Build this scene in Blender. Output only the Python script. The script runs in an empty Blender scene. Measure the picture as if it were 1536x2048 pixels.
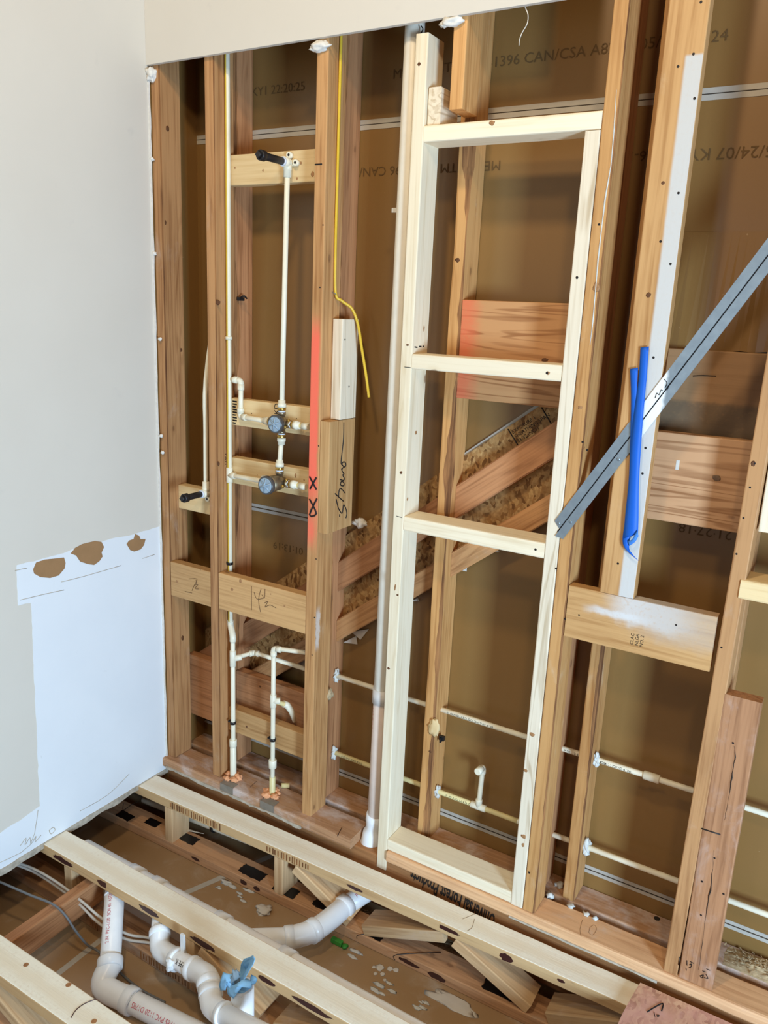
import bpy, bmesh, math, random
from mathutils import Vector, Matrix, noise

random.seed(7)
S = bpy.context.scene
COL = S.collection
V = Vector

# ------------------------------------------------------------------ camera
CAM = V((2.08121848, -1.96, 1.73393535))
ROT = ((0.85400689, 0.1631187, -0.49402887),
       (0.51848791, -0.18849995, 0.83404919),
       (0.04292461, -0.96843175, -0.24555533))
FPX = 1600.0
cd = bpy.data.cameras.new('camera')
co = bpy.data.objects.new('camera', cd)
COL.objects.link(co)
cd.sensor_fit = 'VERTICAL'
cd.sensor_height = 36.0
cd.lens = 36.0 * FPX / 2048.0
cd.clip_start = 0.02
co.matrix_world = Matrix((
    (ROT[0][0], -ROT[0][1], -ROT[0][2], CAM.x),
    (ROT[1][0], -ROT[1][1], -ROT[1][2], CAM.y),
    (ROT[2][0], -ROT[2][1], -ROT[2][2], CAM.z),
    (0, 0, 0, 1)))
S.camera = co

# ------------------------------------------------------------------ light
S.view_settings.view_transform = 'Standard'
S.view_settings.look = 'None'
S.view_settings.gamma = 1.0
S.view_settings.use_curve_mapping = False
S.view_settings.exposure = 0.0
w = bpy.data.worlds.new('room_air')
S.world = w
w.use_nodes = True
w.node_tree.nodes['Background'].inputs[0].default_value = (0.88, 0.94, 1.0, 1)
w.node_tree.nodes['Background'].inputs[1].default_value = 0.035


def area(name, loc, target, size, power, color, sy=None):
    l = bpy.data.lights.new(name, 'AREA')
    l.energy = power
    l.color = color
    l.size = size
    if sy:
        l.shape = 'RECTANGLE'
        l.size_y = sy
    o = bpy.data.objects.new(name, l)
    COL.objects.link(o)
    o.location = loc
    o.rotation_euler = (V(target) - V(loc)).to_track_quat('-Z', 'Y').to_euler()
    return o


area('ceiling_lamp', (1.2, -1.6, 3.6), (0.7, 0.0, 1.1), 0.2, 27, (1.0, 0.82, 0.56))
area('ceiling_lamp', (2.6, -2.5, 3.6), (1.2, 0.0, 1.4), 0.24, 24, (1.0, 0.82, 0.56))
area('window_light', (4.1, -2.3, 0.8), (0.0, -0.5, 0.45), 0.6, 212, (0.50, 0.74, 1.0), 1.1)
area('window_light', (0.95, -4.2, 1.55), (1.4, 0.0, 1.3), 0.36, 14, (0.70, 0.85, 1.0), 1.7)


# ------------------------------------------------------------------ helpers
def at(px, py, x=None, y=None, z=None):
    """Point of the photo on one of the place's own planes."""
    u, v = (px - 768.0) / FPX, (py - 1024.0) / FPX
    d = V((ROT[0][0] * u + ROT[0][1] * v + ROT[0][2],
           ROT[1][0] * u + ROT[1][1] * v + ROT[1][2],
           ROT[2][0] * u + ROT[2][1] * v + ROT[2][2]))
    if x is not None:
        t = (x - CAM.x) / d.x
    elif y is not None:
        t = (y - CAM.y) / d.y
    else:
        t = (z - CAM.z) / d.z
    return CAM + d * t


def world_of(o):
    m = o.matrix_basis.copy()
    if o.parent:
        m = world_of(o.parent) @ o.matrix_parent_inverse @ m
    return m


def link(name, me, mat, parent=None):
    o = bpy.data.objects.new(name, me)
    COL.objects.link(o)
    for m in (mat if isinstance(mat, (list, tuple)) else [mat]):
        if m:
            me.materials.append(m)
    if parent:
        o.parent = parent
        o.matrix_parent_inverse = world_of(parent).inverted()
    return o


def tag(o, label, cat, group=None):
    o['label'] = label
    o['category'] = cat
    if group:
        o['group'] = group
    return o


def structure(o):
    o['kind'] = 'structure'
    return o


def thing(name, loc, label, cat, group=None):
    o = bpy.data.objects.new(name, None)
    o.empty_display_size = 0.05
    COL.objects.link(o)
    o.location = loc
    return tag(o, label, cat, group)


def frame_of(axis):
    a = V(axis).normalized()
    r = V((0, 0, 1)) if abs(a.z) < 0.9 else V((1, 0, 0))
    u = a.cross(r).normalized()
    return u, u.cross(a).normalized(), a


class MB:
    """Collects shapes in world space; build() makes one mesh object with its origin at the shape's own place."""

    def __init__(self):
        self.bm = bmesh.new()

    def ring(self, c, u, v, r, n):
        return [self.bm.verts.new(c + u * (r * math.cos(2 * math.pi * i / n)) + v * (r * math.sin(2 * math.pi * i / n))) for i in range(n)]

    def bridge(self, a, b, mi=0):
        n = len(a)
        for i in range(n):
            f = self.bm.faces.new((a[i], a[(i + 1) % n], b[(i + 1) % n], b[i]))
            f.smooth = True
            f.material_index = mi

    def lathe(self, p0, axis, prof, n=20, cap=True):
        """prof: (distance along axis, radius) pairs."""
        p0 = V(p0)
        u, v, a = frame_of(axis)
        rings = [self.ring(p0 + a * d, u, v, max(r, 1e-4), n) for d, r in prof]
        for a_, b_ in zip(rings, rings[1:]):
            self.bridge(a_, b_)
        if cap:
            self.bm.faces.new(rings[0])
            self.bm.faces.new(list(reversed(rings[-1])))
        return self

    def cyl(self, p0, p1, r0, r1=None, n=20):
        p0, p1 = V(p0), V(p1)
        r1 = r0 if r1 is None else r1
        L = (p1 - p0).length
        e = min(0.0012, L * 0.2, r0 * 0.3)
        return self.lathe(p0, p1 - p0, [(0, r0 - e), (e, r0), (L - e, r1), (L, r1 - e)], n)

    def tube(self, pts, r, n=14, smooth=0):
        pts = [V(p) for p in pts]
        if smooth:
            pts = spline(pts, smooth)
        rr = r if isinstance(r, (list, tuple)) else [r] * len(pts)
        u, v, a = frame_of(pts[1] - pts[0])
        prev = None
        first = None
        for i, p in enumerate(pts):
            t = (pts[min(i + 1, len(pts) - 1)] - pts[max(i - 1, 0)]).normalized()
            u = (u - t * u.dot(t)).normalized()
            v = t.cross(u)
            k = self.ring(p, u, v, rr[i], n)
            if prev:
                self.bridge(prev, k)
            else:
                first = k
            prev = k
        self.bm.faces.new(first)
        self.bm.faces.new(list(reversed(prev)))
        return self

    def ball(self, c, r, n=12, squash=(1, 1, 1)):
        m = Matrix.Translation(V(c)) @ Matrix.Diagonal((squash[0], squash[1], squash[2], 1))
        g = bmesh.ops.create_uvsphere(self.bm, u_segments=n, v_segments=max(6, n // 2), radius=r, matrix=m)
        for x in g['verts']:
            for f in x.link_faces:
                f.smooth = True
        return self

    def box(self, lo, hi, bevel=0.0):
        lo, hi = V(lo), V(hi)
        m = Matrix.Translation((lo + hi) / 2) @ Matrix.Diagonal((*(hi - lo), 1))
        g = bmesh.ops.create_cube(self.bm, size=1, matrix=m)
        if bevel:
            es = list({e for x in g['verts'] for e in x.link_edges})
            bmesh.ops.bevel(self.bm, geom=es, offset=bevel, segments=2, affect='EDGES', profile=0.6)
        return self

    def prism(self, pts, off):
        """closed outline (world points) swept by the vector off"""
        off = V(off)
        a = [self.bm.verts.new(V(p)) for p in pts]
        b = [self.bm.verts.new(V(p) + off) for p in pts]
        n = len(a)
        self.bm.faces.new(a)
        self.bm.faces.new(list(reversed(b)))
        for i in range(n):
            self.bm.faces.new((a[i], b[i], b[(i + 1) % n], a[(i + 1) % n]))
        return self

    def lump(self, c, r, squash=(1, 1, 1), amp=0.35, freq=1.6, sub=3, seed=0.0):
        g = bmesh.ops.create_icosphere(self.bm, subdivisions=sub, radius=1.0)
        for x in g['verts']:
            k = 1 + amp * noise.noise(x.co * freq + V((seed, seed * 2.3, 1.7))) * 1.6 + amp * 0.5 * noise.noise(x.co * freq * 3 + V((seed, 0, 0)))
            q = x.co * k * r
            x.co = V(c) + V((q.x * squash[0], q.y * squash[1], q.z * squash[2]))
            for f in x.link_faces:
                f.smooth = True
        return self

    def build(self, name, mat, parent=None, origin=None):
        bm = self.bm
        bmesh.ops.recalc_face_normals(bm, faces=bm.faces[:])
        if origin is None:
            xs = [v.co for v in bm.verts]
            origin = V((sum(c[i] for c in xs) / len(xs) for i in range(3))) if parent else V(
                (sum(c.x for c in xs) / len(xs), sum(c.y for c in xs) / len(xs), min(c.z for c in xs)))
        origin = V(origin)
        for x in bm.verts:
            x.co -= origin
        me = bpy.data.meshes.new(name)
        bm.to_mesh(me)
        bm.free()
        o = link(name, me, mat, None)
        o.location = origin
        if parent:
            o.parent = parent
            o.matrix_parent_inverse = world_of(parent).inverted()
        return o


def spline(pts, sub):
    out = []
    n = len(pts)
    for i in range(n - 1):
        p0, p1, p2, p3 = pts[max(i - 1, 0)], pts[i], pts[i + 1], pts[min(i + 2, n - 1)]
        for k in range(sub):
            t = k / sub
            out.append(0.5 * ((2 * p1) + (p2 - p0) * t + (2 * p0 - 5 * p1 + 4 * p2 - p3) * t * t + (3 * p1 - p0 - 3 * p2 + p3) * t ** 3))
    out.append(pts[-1])
    return out


def board(name, p0, p1, side, w, t, mat, parent=None, bevel=0.0028, wane=0.0, bow=0.0, rough=0.0):
    """One stick of lumber from p0 to p1 (centre line); local z runs along it, local x along side (width w), local y its thickness t.
    wane eats into the corner at -x,-y and +x,-y with a barky, irregular edge."""
    p0, p1 = V(p0), V(p1)
    L = (p1 - p0).length
    z = (p1 - p0).normalized()
    x = V(side)
    x = (x - z * x.dot(z)).normalized()
    y = z.cross(x)
    bm = bmesh.new()
    sd = random.uniform(0, 50)
    n = 1 if not (wane or bow or rough) else max(6, int(L / 0.035))
    prev = None
    for i in range(n + 1):
        zz = L * i / n
        bx = bow * math.sin(math.pi * i / n)
        b = bevel
        k1 = k2 = b
        if wane:
            k1 = b + wane * max(0, 0.35 + 1.1 * noise.noise(V((sd, zz * 3.5, 0))) + 0.35 * noise.noise(V((sd, zz * 22, 4))))
            k2 = b + wane * 0.35 * max(0, 0.1 + 1.2 * noise.noise(V((sd + 9, zz * 4, 0))))
        jx = rough * noise.noise(V((sd, zz * 9, 8)))
        jy = rough * noise.noise(V((sd, zz * 9, 18)))
        X, Y = w / 2, t / 2
        pts = [(-X + k2, -Y), (X - k1, -Y), (X - k1 * .3, -Y + k1 * .3), (X, -Y + k1), (X, Y - b), (X - b * .3, Y - b * .3), (X - b, Y), (-X + b, Y), (-X + b * .3, Y - b * .3), (-X, Y - b), (-X, -Y + k2), (-X + k2 * .3, -Y + k2 * .3)]
        ring = [bm.verts.new((q[0] + bx + jx, q[1] + jy, zz)) for q in pts]
        if prev:
            for j in range(12):
                f = bm.faces.new((prev[j], prev[(j + 1) % 12], ring[(j + 1) % 12], ring[j]))
                if wane and j in (1, 2):
                    f.material_index = 1
        else:
            bm.faces.new(list(reversed(ring)))
        prev = ring
    bm.faces.new(prev)
    bmesh.ops.recalc_face_normals(bm, faces=bm.faces[:])
    me = bpy.data.meshes.new(name)
    bm.to_mesh(me)
    bm.free()
    o = link(name, me, mat)
    o.matrix_basis = Matrix(((x.x, y.x, z.x, p0.x), (x.y, y.y, z.y, p0.y), (x.z, y.z, z.z, p0.z), (0, 0, 0, 1)))
    if parent:
        o.parent = parent
        o.matrix_parent_inverse = world_of(parent).inverted()
    return o


def stud(name, x0, x1, y0, y1, z0, z1, mat, dx=0.0, **k):
    """upright stick; dx leans its top sideways"""
    xc, yc = (x0 + x1) / 2, (y0 + y1) / 2
    return board(name, (xc, yc, z0), (xc + dx, yc, z1), (1, 0, 0), x1 - x0, y1 - y0, mat, **k)


def rail(name, x0, x1, y0, y1, z0, z1, mat, dz=0.0, **k):
    """level stick along the wall: local x is depth, local y is up or down"""
    yc, zc = (y0 + y1) / 2, (z0 + z1) / 2
    return board(name, (x0, yc, zc), (x1, yc, zc + dz), (0, 1, 0), y1 - y0, z1 - z0, mat, **k)


FONT_N = [0]


def lettering(name, s, p, xd, ud, size, mat, parent, bend=None, align='LEFT', bold=0.0, sx=1.0):
    """flat printed text lying on a surface; bend = (axis point, axis dir, radius) wraps it round a pipe"""
    c = bpy.data.curves.new(name, 'FONT')
    c.body = s
    c.size = size
    c.align_x = align
    c.offset = bold * size
    c.resolution_u = 2
    tmp = bpy.data.objects.new('tmp', c)
    COL.objects.link(tmp)
    dg = bpy.context.evaluated_depsgraph_get()
    dg.update()
    me = bpy.data.meshes.new_from_object(tmp.evaluated_get(dg))
    bpy.data.objects.remove(tmp)
    bpy.data.curves.remove(c)
    me.materials.clear()
    me.name = name
    xd, ud = V(xd).normalized(), V(ud).normalized()
    ud = (ud - xd * xd.dot(ud)).normalized()
    nd = xd.cross(ud)
    p = V(p)
    for v in me.vertices:
        a, b = v.co.x * sx, v.co.y
        if bend:
            r = bend
            q = xd * a + ud * (math.sin(b / r) * r) + nd * (math.cos(b / r) * r)
        else:
            q = xd * a + ud * b
        v.co = q
    o = link(name, me, mat)
    o.location = p
    if parent:
        o.parent = parent
        o.matrix_parent_inverse = world_of(parent).inverted()
    return o


def strokes(name, lines, plane, r, mat, parent):
    """pen strokes: photo polylines laid on a plane {'x':..}/{'y':..}/{'z':..}"""
    m = MB()
    for ln in lines:
        pts = [at(a, b, **plane) for a, b in ln]
        if len(pts) > 2:
            pts = spline(pts, 3)
        m.tube(pts, r, 6)
    return m.build(name, mat, parent)


# ------------------------------------------------------------------ materials
def srgb(r, g, b):
    f = lambda c: (c / 255 / 12.92) if c / 255 <= 0.04045 else ((c / 255 + 0.055) / 1.055) ** 2.4
    return (f(r), f(g), f(b), 1.0)


class NT:
    def __init__(self, name, rough=0.6, spec=0.3, metal=0.0):
        self.m = bpy.data.materials.new(name)
        self.m.use_nodes = True
        self.t = self.m.node_tree
        self.b = self.t.nodes['Principled BSDF']
        self.b.inputs['Roughness'].default_value = rough
        self.b.inputs['Specular IOR Level'].default_value = spec
        self.b.inputs['Metallic'].default_value = metal

    def n(self, kind, **k):
        x = self.t.nodes.new(kind)
        for a, v in k.items():
            setattr(x, a, v)
        return x

    def l(self, a, b):
        self.t.links.new(a, b)

    def val(self, sock, v):
        if hasattr(v, 'is_output'):
            self.l(v, sock)
        else:
            sock.default_value = v

    def math(self, op, a, b=0.0, c=None):
        x = self.n('ShaderNodeMath', operation=op)
        self.val(x.inputs[0], a)
        self.val(x.inputs[1], b)
        if c is not None:
            self.val(x.inputs[2], c)
        return x.outputs[0]

    def coords(self, rnd=True):
        tc = self.n('ShaderNodeTexCoord')
        if not rnd:
            return tc.outputs['Object']
        oi = self.n('ShaderNodeObjectInfo')
        k = self.math('MULTIPLY', oi.outputs['Random'], 37.0)
        a = self.n('ShaderNodeVectorMath', operation='ADD')
        cmb = self.n('ShaderNodeCombineXYZ')
        self.l(k, cmb.inputs[0])
        self.l(k, cmb.inputs[1])
        self.l(k, cmb.inputs[2])
        self.l(tc.outputs['Object'], a.inputs[0])
        self.l(cmb.outputs[0], a.inputs[1])
        return a.outputs[0]

    def scaled(self, co_, s):
        m = self.n('ShaderNodeVectorMath', operation='MULTIPLY')
        self.l(co_, m.inputs[0])
        m.inputs[1].default_value = s
        return m.outputs[0]

    def noise(self, co_, scale, detail=3.0, dist=0.0, rough=0.55):
        x = self.n('ShaderNodeTexNoise')
        self.l(co_, x.inputs['Vector'])
        x.inputs['Scale'].default_value = scale
        x.inputs['Detail'].default_value = detail
        x.inputs['Roughness'].default_value = rough
        x.inputs['Distortion'].default_value = dist
        return x.outputs['Fac']

    def rng(self, v, a, b, c=0.0, d=1.0):
        x = self.n('ShaderNodeMapRange', interpolation_type='SMOOTHSTEP')
        self.val(x.inputs[0], v)
        for i, q in enumerate((a, b, c, d)):
            x.inputs[i + 1].default_value = q
        return x.outputs[0]

    def mix(self, f, a, b):
        x = self.n('ShaderNodeMix', data_type='RGBA')
        self.val(x.inputs[0], f)
        self.val(x.inputs[6], a)
        self.val(x.inputs[7], b)
        return x.outputs[2]

    def color(self, c):
        self.val(self.b.inputs['Base Color'], c)

    def bump(self, h, s=0.2, d=0.002):
        x = self.n('ShaderNodeBump')
        x.inputs['Strength'].default_value = s
        x.inputs['Distance'].default_value = d
        self.l(h, x.inputs['Height'])
        self.l(x.outputs[0], self.b.inputs['Normal'])

    def sep(self, co_):
        x = self.n('ShaderNodeSeparateXYZ')
        self.l(co_, x.inputs[0])
        return x.outputs

    def band(self, v, lo, hi, soft):
        a = self.rng(v, lo - soft, lo + soft)
        b = self.rng(v, hi - soft, hi + soft, 1.0, 0.0)
        return self.math('MULTIPLY', a, b)


def plain(name, c, rough=0.5, spec=0.4, metal=0.0, vary=0.08, scale=30):
    n = NT(name, rough, spec, metal)
    f = n.noise(n.coords(), scale, 3)
    d = tuple(max(0, q * (1 - vary * 2.2)) for q in c[:3]) + (1,)
    u = tuple(min(1, q * (1 + vary)) for q in c[:3]) + (1,)
    n.color(n.mix(f, d, u))
    return n.m


def wood(name, light, dark, knot, grain=0.6, dirt=None, dirt_amt=0.0, knots=0.5, rough=0.6, rings=0.5, paints=(), vary=0.16, bumpy=0.25, spec=0.25):
    n = NT(name, rough, spec)
    co_ = n.coords()
    fine = n.noise(n.scaled(co_, (1, 1, 0.035)), 160, 4, 0.3)
    warp = n.noise(n.scaled(co_, (1, 1, 0.055)), 16, 2, 0.35)
    ring = n.math('SINE', n.math('MULTIPLY', warp, 58.0))
    ring = n.rng(ring, 0.1, 1)
    blot = n.noise(n.scaled(co_, (1, 1, 0.4)), 7, 3)
    streak = n.noise(n.scaled(co_, (1, 1, 0.03)), 70, 3, 0.2)
    g = n.math('ADD', n.math('MULTIPLY', fine, grain), n.math('MULTIPLY', ring, rings * 0.30))
    g = n.math('ADD', g, n.math('MULTIPLY', n.math('SUBTRACT', blot, 0.5), 0.8))
    g = n.math('ADD', g, n.math('MULTIPLY', n.math('SUBTRACT', streak, 0.5), 0.9))
    g = n.rng(g, 0.12, 0.9)
    c = n.mix(g, light, dark)
    if knots:
        vo = n.n('ShaderNodeTexVoronoi')
        vo.inputs['Scale'].default_value = 9.0
        n.l(n.scaled(co_, (1.0, 1.0, 0.55)), vo.inputs['Vector'])
        wob = n.math('MULTIPLY', n.math('SUBTRACT', n.noise(co_, 60, 2), 0.5), 0.05)
        dist = n.math('ADD', vo.outputs['Distance'], wob)
        c = n.mix(n.rng(dist, 0.05, 0.17, 0.45 * knots, 0.0), c, dark)
        c = n.mix(n.rng(dist, 0.035, 0.075, 0.9 * knots, 0.0), c, knot)
    oi = n.n('ShaderNodeObjectInfo')
    hs = n.n('ShaderNodeHueSaturation')
    hs.inputs['Saturation'].default_value = 1.0
    n.l(n.rng(oi.outputs['Random'], 0, 1, 1 - vary, 1 + vary), hs.inputs['Value'])
    n.l(c, hs.inputs['Color'])
    c = hs.outputs[0]
    if dirt:
        dm = n.noise(n.scaled(co_, (1, 1, 0.6)), 11, 5, 0.4, 0.65)
        c = n.mix(n.rng(dm, 0.62 - 0.3 * dirt_amt, 0.95 - 0.35 * dirt_amt), c, dirt)
    ob = n.coords(False)
    X, Y, Z = n.sep(ob)
    geo = n.n('ShaderNodeTexCoord')
    NX, NY, NZ = n.sep(geo.outputs['Normal'])
    for p in paints:
        jit = n.math('MULTIPLY', n.math('SUBTRACT', n.noise(ob, p.get('nscale', 40), 4), 0.5), p.get('jit', 0.02))
        mask = None
        for ax, sock in (('x', X), ('y', Y), ('z', Z)):
            if ax in p:
                lo, hi, soft = p[ax]
                b_ = n.band(n.math('ADD', sock, jit), lo, hi, soft)
                mask = b_ if mask is None else n.math('MULTIPLY', mask, b_)
        if 'face' in p:
            ax, sgn = p['face']
            s_ = {'x': NX, 'y': NY, 'z': NZ}[ax]
            s_ = n.rng(n.math('MULTIPLY', s_, sgn), 0.4, 0.8)
            mask = n.math('MULTIPLY', mask, s_)
        tex = n.rng(n.noise(ob, 120, 4), 0.25, 0.5, p.get('thin', 0.75), 1.0)
        mask = n.math('MULTIPLY', n.math('MULTIPLY', mask, tex), p.get('a', 0.95))
        c = n.mix(mask, c, p['c'])
    n.color(c)
    n.bump(fine, bumpy, 0.0012)
    return n.m


OLD_L, OLD_D, KNOT = srgb(200, 148, 98), srgb(146, 96, 56), srgb(78, 44, 26)
DUST = srgb(205, 185, 170)
M = {}
M['old'] = wood('aged_pine', OLD_L, OLD_D, KNOT, dirt=srgb(190, 160, 135), dirt_amt=0.18)
M['old_amber'] = wood('amber_pine', srgb(208, 156, 98), srgb(166, 112, 60), KNOT, dirt=srgb(215, 190, 160), dirt_amt=0.15)
M['old_red'] = wood('reddish_fir', srgb(186, 132, 90), srgb(138, 90, 56), KNOT, rings=0.5)
M['block_old'] = wood('dry_pine', srgb(202, 158, 106), srgb(162, 116, 68), KNOT, rings=0.4, knots=0.7)
M['bark'] = wood('bark_edge', srgb(176, 122, 74), srgb(92, 56, 32), srgb(40, 22, 12), grain=1.0, rings=0.2, rough=0.85, bumpy=0.9)
M['new'] = wood('fresh_spruce', srgb(244, 228, 198), srgb(220, 196, 156), srgb(130, 88, 52), grain=0.45, rings=0.4, knots=0.8, vary=0.06, spec=0.3)
M['new_white'] = wood('white_spruce', srgb(232, 216, 190), srgb(190, 166, 132), srgb(150, 112, 80), grain=0.4, rings=1.0, knots=0.8, vary=0.04)
M['new_tan'] = wood('yellow_spruce', srgb(228, 198, 148), srgb(200, 160, 104), srgb(130, 88, 52), grain=0.4, rings=0.35, knots=0.6, vary=0.05)
M['plate'] = wood('dusty_plate_pine', srgb(196, 148, 108), srgb(150, 104, 70), KNOT, dirt=srgb(205, 186, 176), dirt_amt=0.62, rough=0.75)
M['plate_right'] = wood('orange_plate_pine', srgb(216, 170, 126), srgb(180, 130, 90), KNOT, dirt=srgb(214, 190, 170), dirt_amt=0.25, rough=0.7)
M['chord'] = wood('glue_stained_pine', srgb(206, 168, 120), srgb(170, 126, 80), srgb(110, 70, 42), grain=0.4, rings=0.2, knots=0.5, vary=0.04, bumpy=0.5,
                  paints=[dict(c=srgb(246, 238, 218), face=('y', 1), x=(-0.0445, 0.0435, 0.002), a=0.96, jit=0.004, nscale=60, thin=0.8),
                          dict(c=srgb(222, 194, 150), face=('y', 1), x=(-0.02, 0.014, 0.012), a=0.3, jit=0.03, nscale=24, thin=0.2)])
M['chord_low'] = wood('dirty_truss_pine', srgb(192, 146, 106), srgb(144, 102, 70), KNOT, dirt=srgb(180, 155, 132), dirt_amt=0.35, rough=0.8)
M['web'] = wood('truss_web_pine', srgb(214, 178, 134), srgb(176, 134, 92), KNOT, dirt=srgb(200, 175, 150), dirt_amt=0.3)
M['rim'] = wood('dark_rim_pine', srgb(170, 118, 74), srgb(122, 78, 44), KNOT, vary=0.04)
M['fir'] = wood('striped_fir', srgb(196, 152, 112), srgb(146, 102, 66), KNOT, rings=1.5, grain=0.3, vary=0.06)
M['fir_pink'] = wood('striped_red_fir', srgb(196, 144, 96), srgb(146, 94, 54), KNOT, rings=1.5, grain=0.3, vary=0.04,
                     paints=[dict(c=srgb(226, 104, 72), z=(-0.02, 0.045, 0.03), a=0.65, jit=0.03, face=('x', -1))])
M['gray_board'] = wood('grey_pine', srgb(162, 124, 86), srgb(120, 88, 58), KNOT, rings=0.4, grain=0.3,
                       paints=[dict(c=srgb(108, 90, 70), y=(-0.12, -0.022, 0.008), a=0.85)])
CORAL = srgb(250, 112, 88)
M['stud_coral'] = wood('pine_with_coral_paint', srgb(200, 150, 98), srgb(150, 100, 56), KNOT, dirt=srgb(200, 164, 126), dirt_amt=0.12,
                       paints=[dict(c=CORAL, z=(1.13, 1.64, 0.05), x=(-0.03, 0.0125, 0.006), face=('y', -1), jit=0.008, thin=0.9),
                               dict(c=CORAL, z=(0.98, 1.05, 0.04), x=(-0.03, 0.006, 0.008), face=('y', -1), a=0.8, jit=0.012),
                               dict(c=CORAL, z=(0.98, 1.2, 0.06), x=(-0.03, 0.03, 0.008), face=('y', -1), a=0.4, jit=0.02),
                               dict(c=srgb(214, 200, 188), z=(0.62, 0.75, 0.02), y=(-0.04, -0.02, 0.004), face=('x', 1), a=0.8)])
M['stud_white'] = wood('pine_with_white_paint', srgb(196, 150, 98), srgb(158, 110, 62), KNOT, dirt=srgb(206, 176, 140), dirt_amt=0.14,
                       paints=[dict(c=srgb(203, 198, 191), z=(-0.1, 1.235, 0.004), x=(0.006, 0.043, 0.004), face=('y', -1), jit=0.002, thin=0.93, a=1.0)])
M['rail_white'] = wood('pine_with_white_splash', srgb(202, 156, 102), srgb(164, 116, 66), KNOT, knots=0.6, rings=0.4,
                       paints=[dict(c=srgb(208, 204, 200), z=(0.12, 0.30, 0.05), y=(0.004, 0.09, 0.014), a=0.85, jit=0.07, nscale=14, thin=0.6),
                               dict(c=srgb(214, 210, 206), z=(0.06, 0.2, 0.03), y=(0.012, 0.03, 0.006), a=0.8, jit=0.03, nscale=18),
                               dict(c=srgb(188, 172, 156), z=(0.2, 0.4, 0.06), y=(-0.02, 0.09, 0.02), a=0.5, jit=0.05, nscale=20)])


def make_osb(name, base, chip_a, chip_b, pink=None):
    n = NT(name, 0.7, 0.25)
    co_ = n.coords(False)
    vo = n.n('ShaderNodeTexVoronoi')
    vo.inputs['Scale'].default_value = 110
    wv = n.n('ShaderNodeVectorMath', operation='ADD')
    nz = n.n('ShaderNodeTexNoise')
    nz.inputs['Scale'].default_value = 20
    n.l(co_, nz.inputs['Vector'])
    n.l(n.scaled(co_, (1.0, 0.5, 0.6)), wv.inputs[0])
    n.l(n.scaled(nz.outputs['Color'], (0.04, 0.04, 0.04)), wv.inputs[1])
    n.l(wv.outputs[0], vo.inputs['Vector'])
    r, g, b = n.sep(vo.outputs['Color'])
    c = n.mix(r, chip_a, chip_b)
    c = n.mix(n.rng(g, 0.75, 0.95), c, base)
    f = n.noise(n.scaled(co_, (1, 0.3, 1)), 90, 4)
    c = n.mix(n.rng(f, 0.3, 0.75, 0.0, 0.5), c, base)
    if pink:
        p = n.noise(co_, 6, 4)
        c = n.mix(n.rng(p, 0.42, 0.62, 0.1, 0.8), c, pink)
        p2 = n.noise(co_, 26, 4)
        c = n.mix(n.rng(p2, 0.58, 0.75, 0.0, 0.7), c, srgb(205, 160, 150))
    n.color(c)
    n.bump(f, 0.3, 0.001)
    return n.m


M['osb'] = make_osb('strand_board', srgb(112, 76, 40), srgb(196, 158, 104), srgb(156, 112, 64))
M['osb_floor'] = make_osb('stained_strand_board', srgb(160, 112, 88), srgb(220, 180, 146), srgb(198, 148, 120), pink=srgb(208, 156, 142))


def make_paper(name, c, dusty=0.0, rough=0.36):
    n = NT(name, rough, 0.5)
    co_ = n.coords(False)
    a = n.noise(co_, 2.5, 3)
    fine = n.noise(n.scaled(co_, (1, 1, 0.5)), 260, 3)
    d = tuple(q * 0.88 for q in c[:3]) + (1,)
    u = tuple(q * 1.08 for q in c[:3]) + (1,)
    k = n.mix(n.math('ADD', n.math('MULTIPLY', a, 0.6), n.math('MULTIPLY', fine, 0.4)), d, u)
    sp = n.noise(co_, 90, 2)
    k = n.mix(n.rng(sp, 0.74, 0.8, 0.0, 0.35), k, srgb(205, 180, 140))
    if dusty:
        s = n.noise(co_, 7, 6, 0.6, 0.65)
        k = n.mix(n.rng(s, 0.5, 0.8, 0.0, dusty), k, srgb(200, 186, 170))
    n.color(k)
    return n.m


M['paper'] = make_paper('tan_drywall_paper', srgb(137, 102, 56))
M['paper_floor'] = make_paper('dusty_drywall_paper', srgb(164, 130, 92), dusty=0.55)
M['seam'] = plain('grey_paper_edge', srgb(186, 178, 165), 0.7, 0.2)
M['seam_line'] = plain('dark_joint', srgb(70, 60, 50), 0.8, 0.2)


def make_wall():
    n = NT('beige_wall_paint', 0.62, 0.25)
    co_ = n.coords(False)
    a = n.noise(co_, 3, 4)
    c = n.mix(a, srgb(210, 201, 187), srgb(218, 210, 197))
    s = n.noise(co_, 14, 5, 0.5)
    c = n.mix(n.rng(s, 0.66, 0.82, 0, 0.35), c, srgb(200, 192, 182))
    n.color(c)
    n.bump(n.noise(co_, 220, 3), 0.06, 0.001)
    return n.m


M['wall'] = make_wall()


def make_patch():
    n = NT('bare_white_drywall', 0.6, 0.25)
    co_ = n.coords(False)
    a = n.noise(co_, 5, 4)
    c = n.mix(a, srgb(222, 224, 226), srgb(232, 233, 234))
    s = n.noise(n.scaled(co_, (1, 2.4, 1)), 22, 5, 0.8)
    c = n.mix(n.rng(s, 0.68, 0.84, 0, 0.4), c, srgb(176, 172, 166))
    n.color(c)
    return n.m


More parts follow.
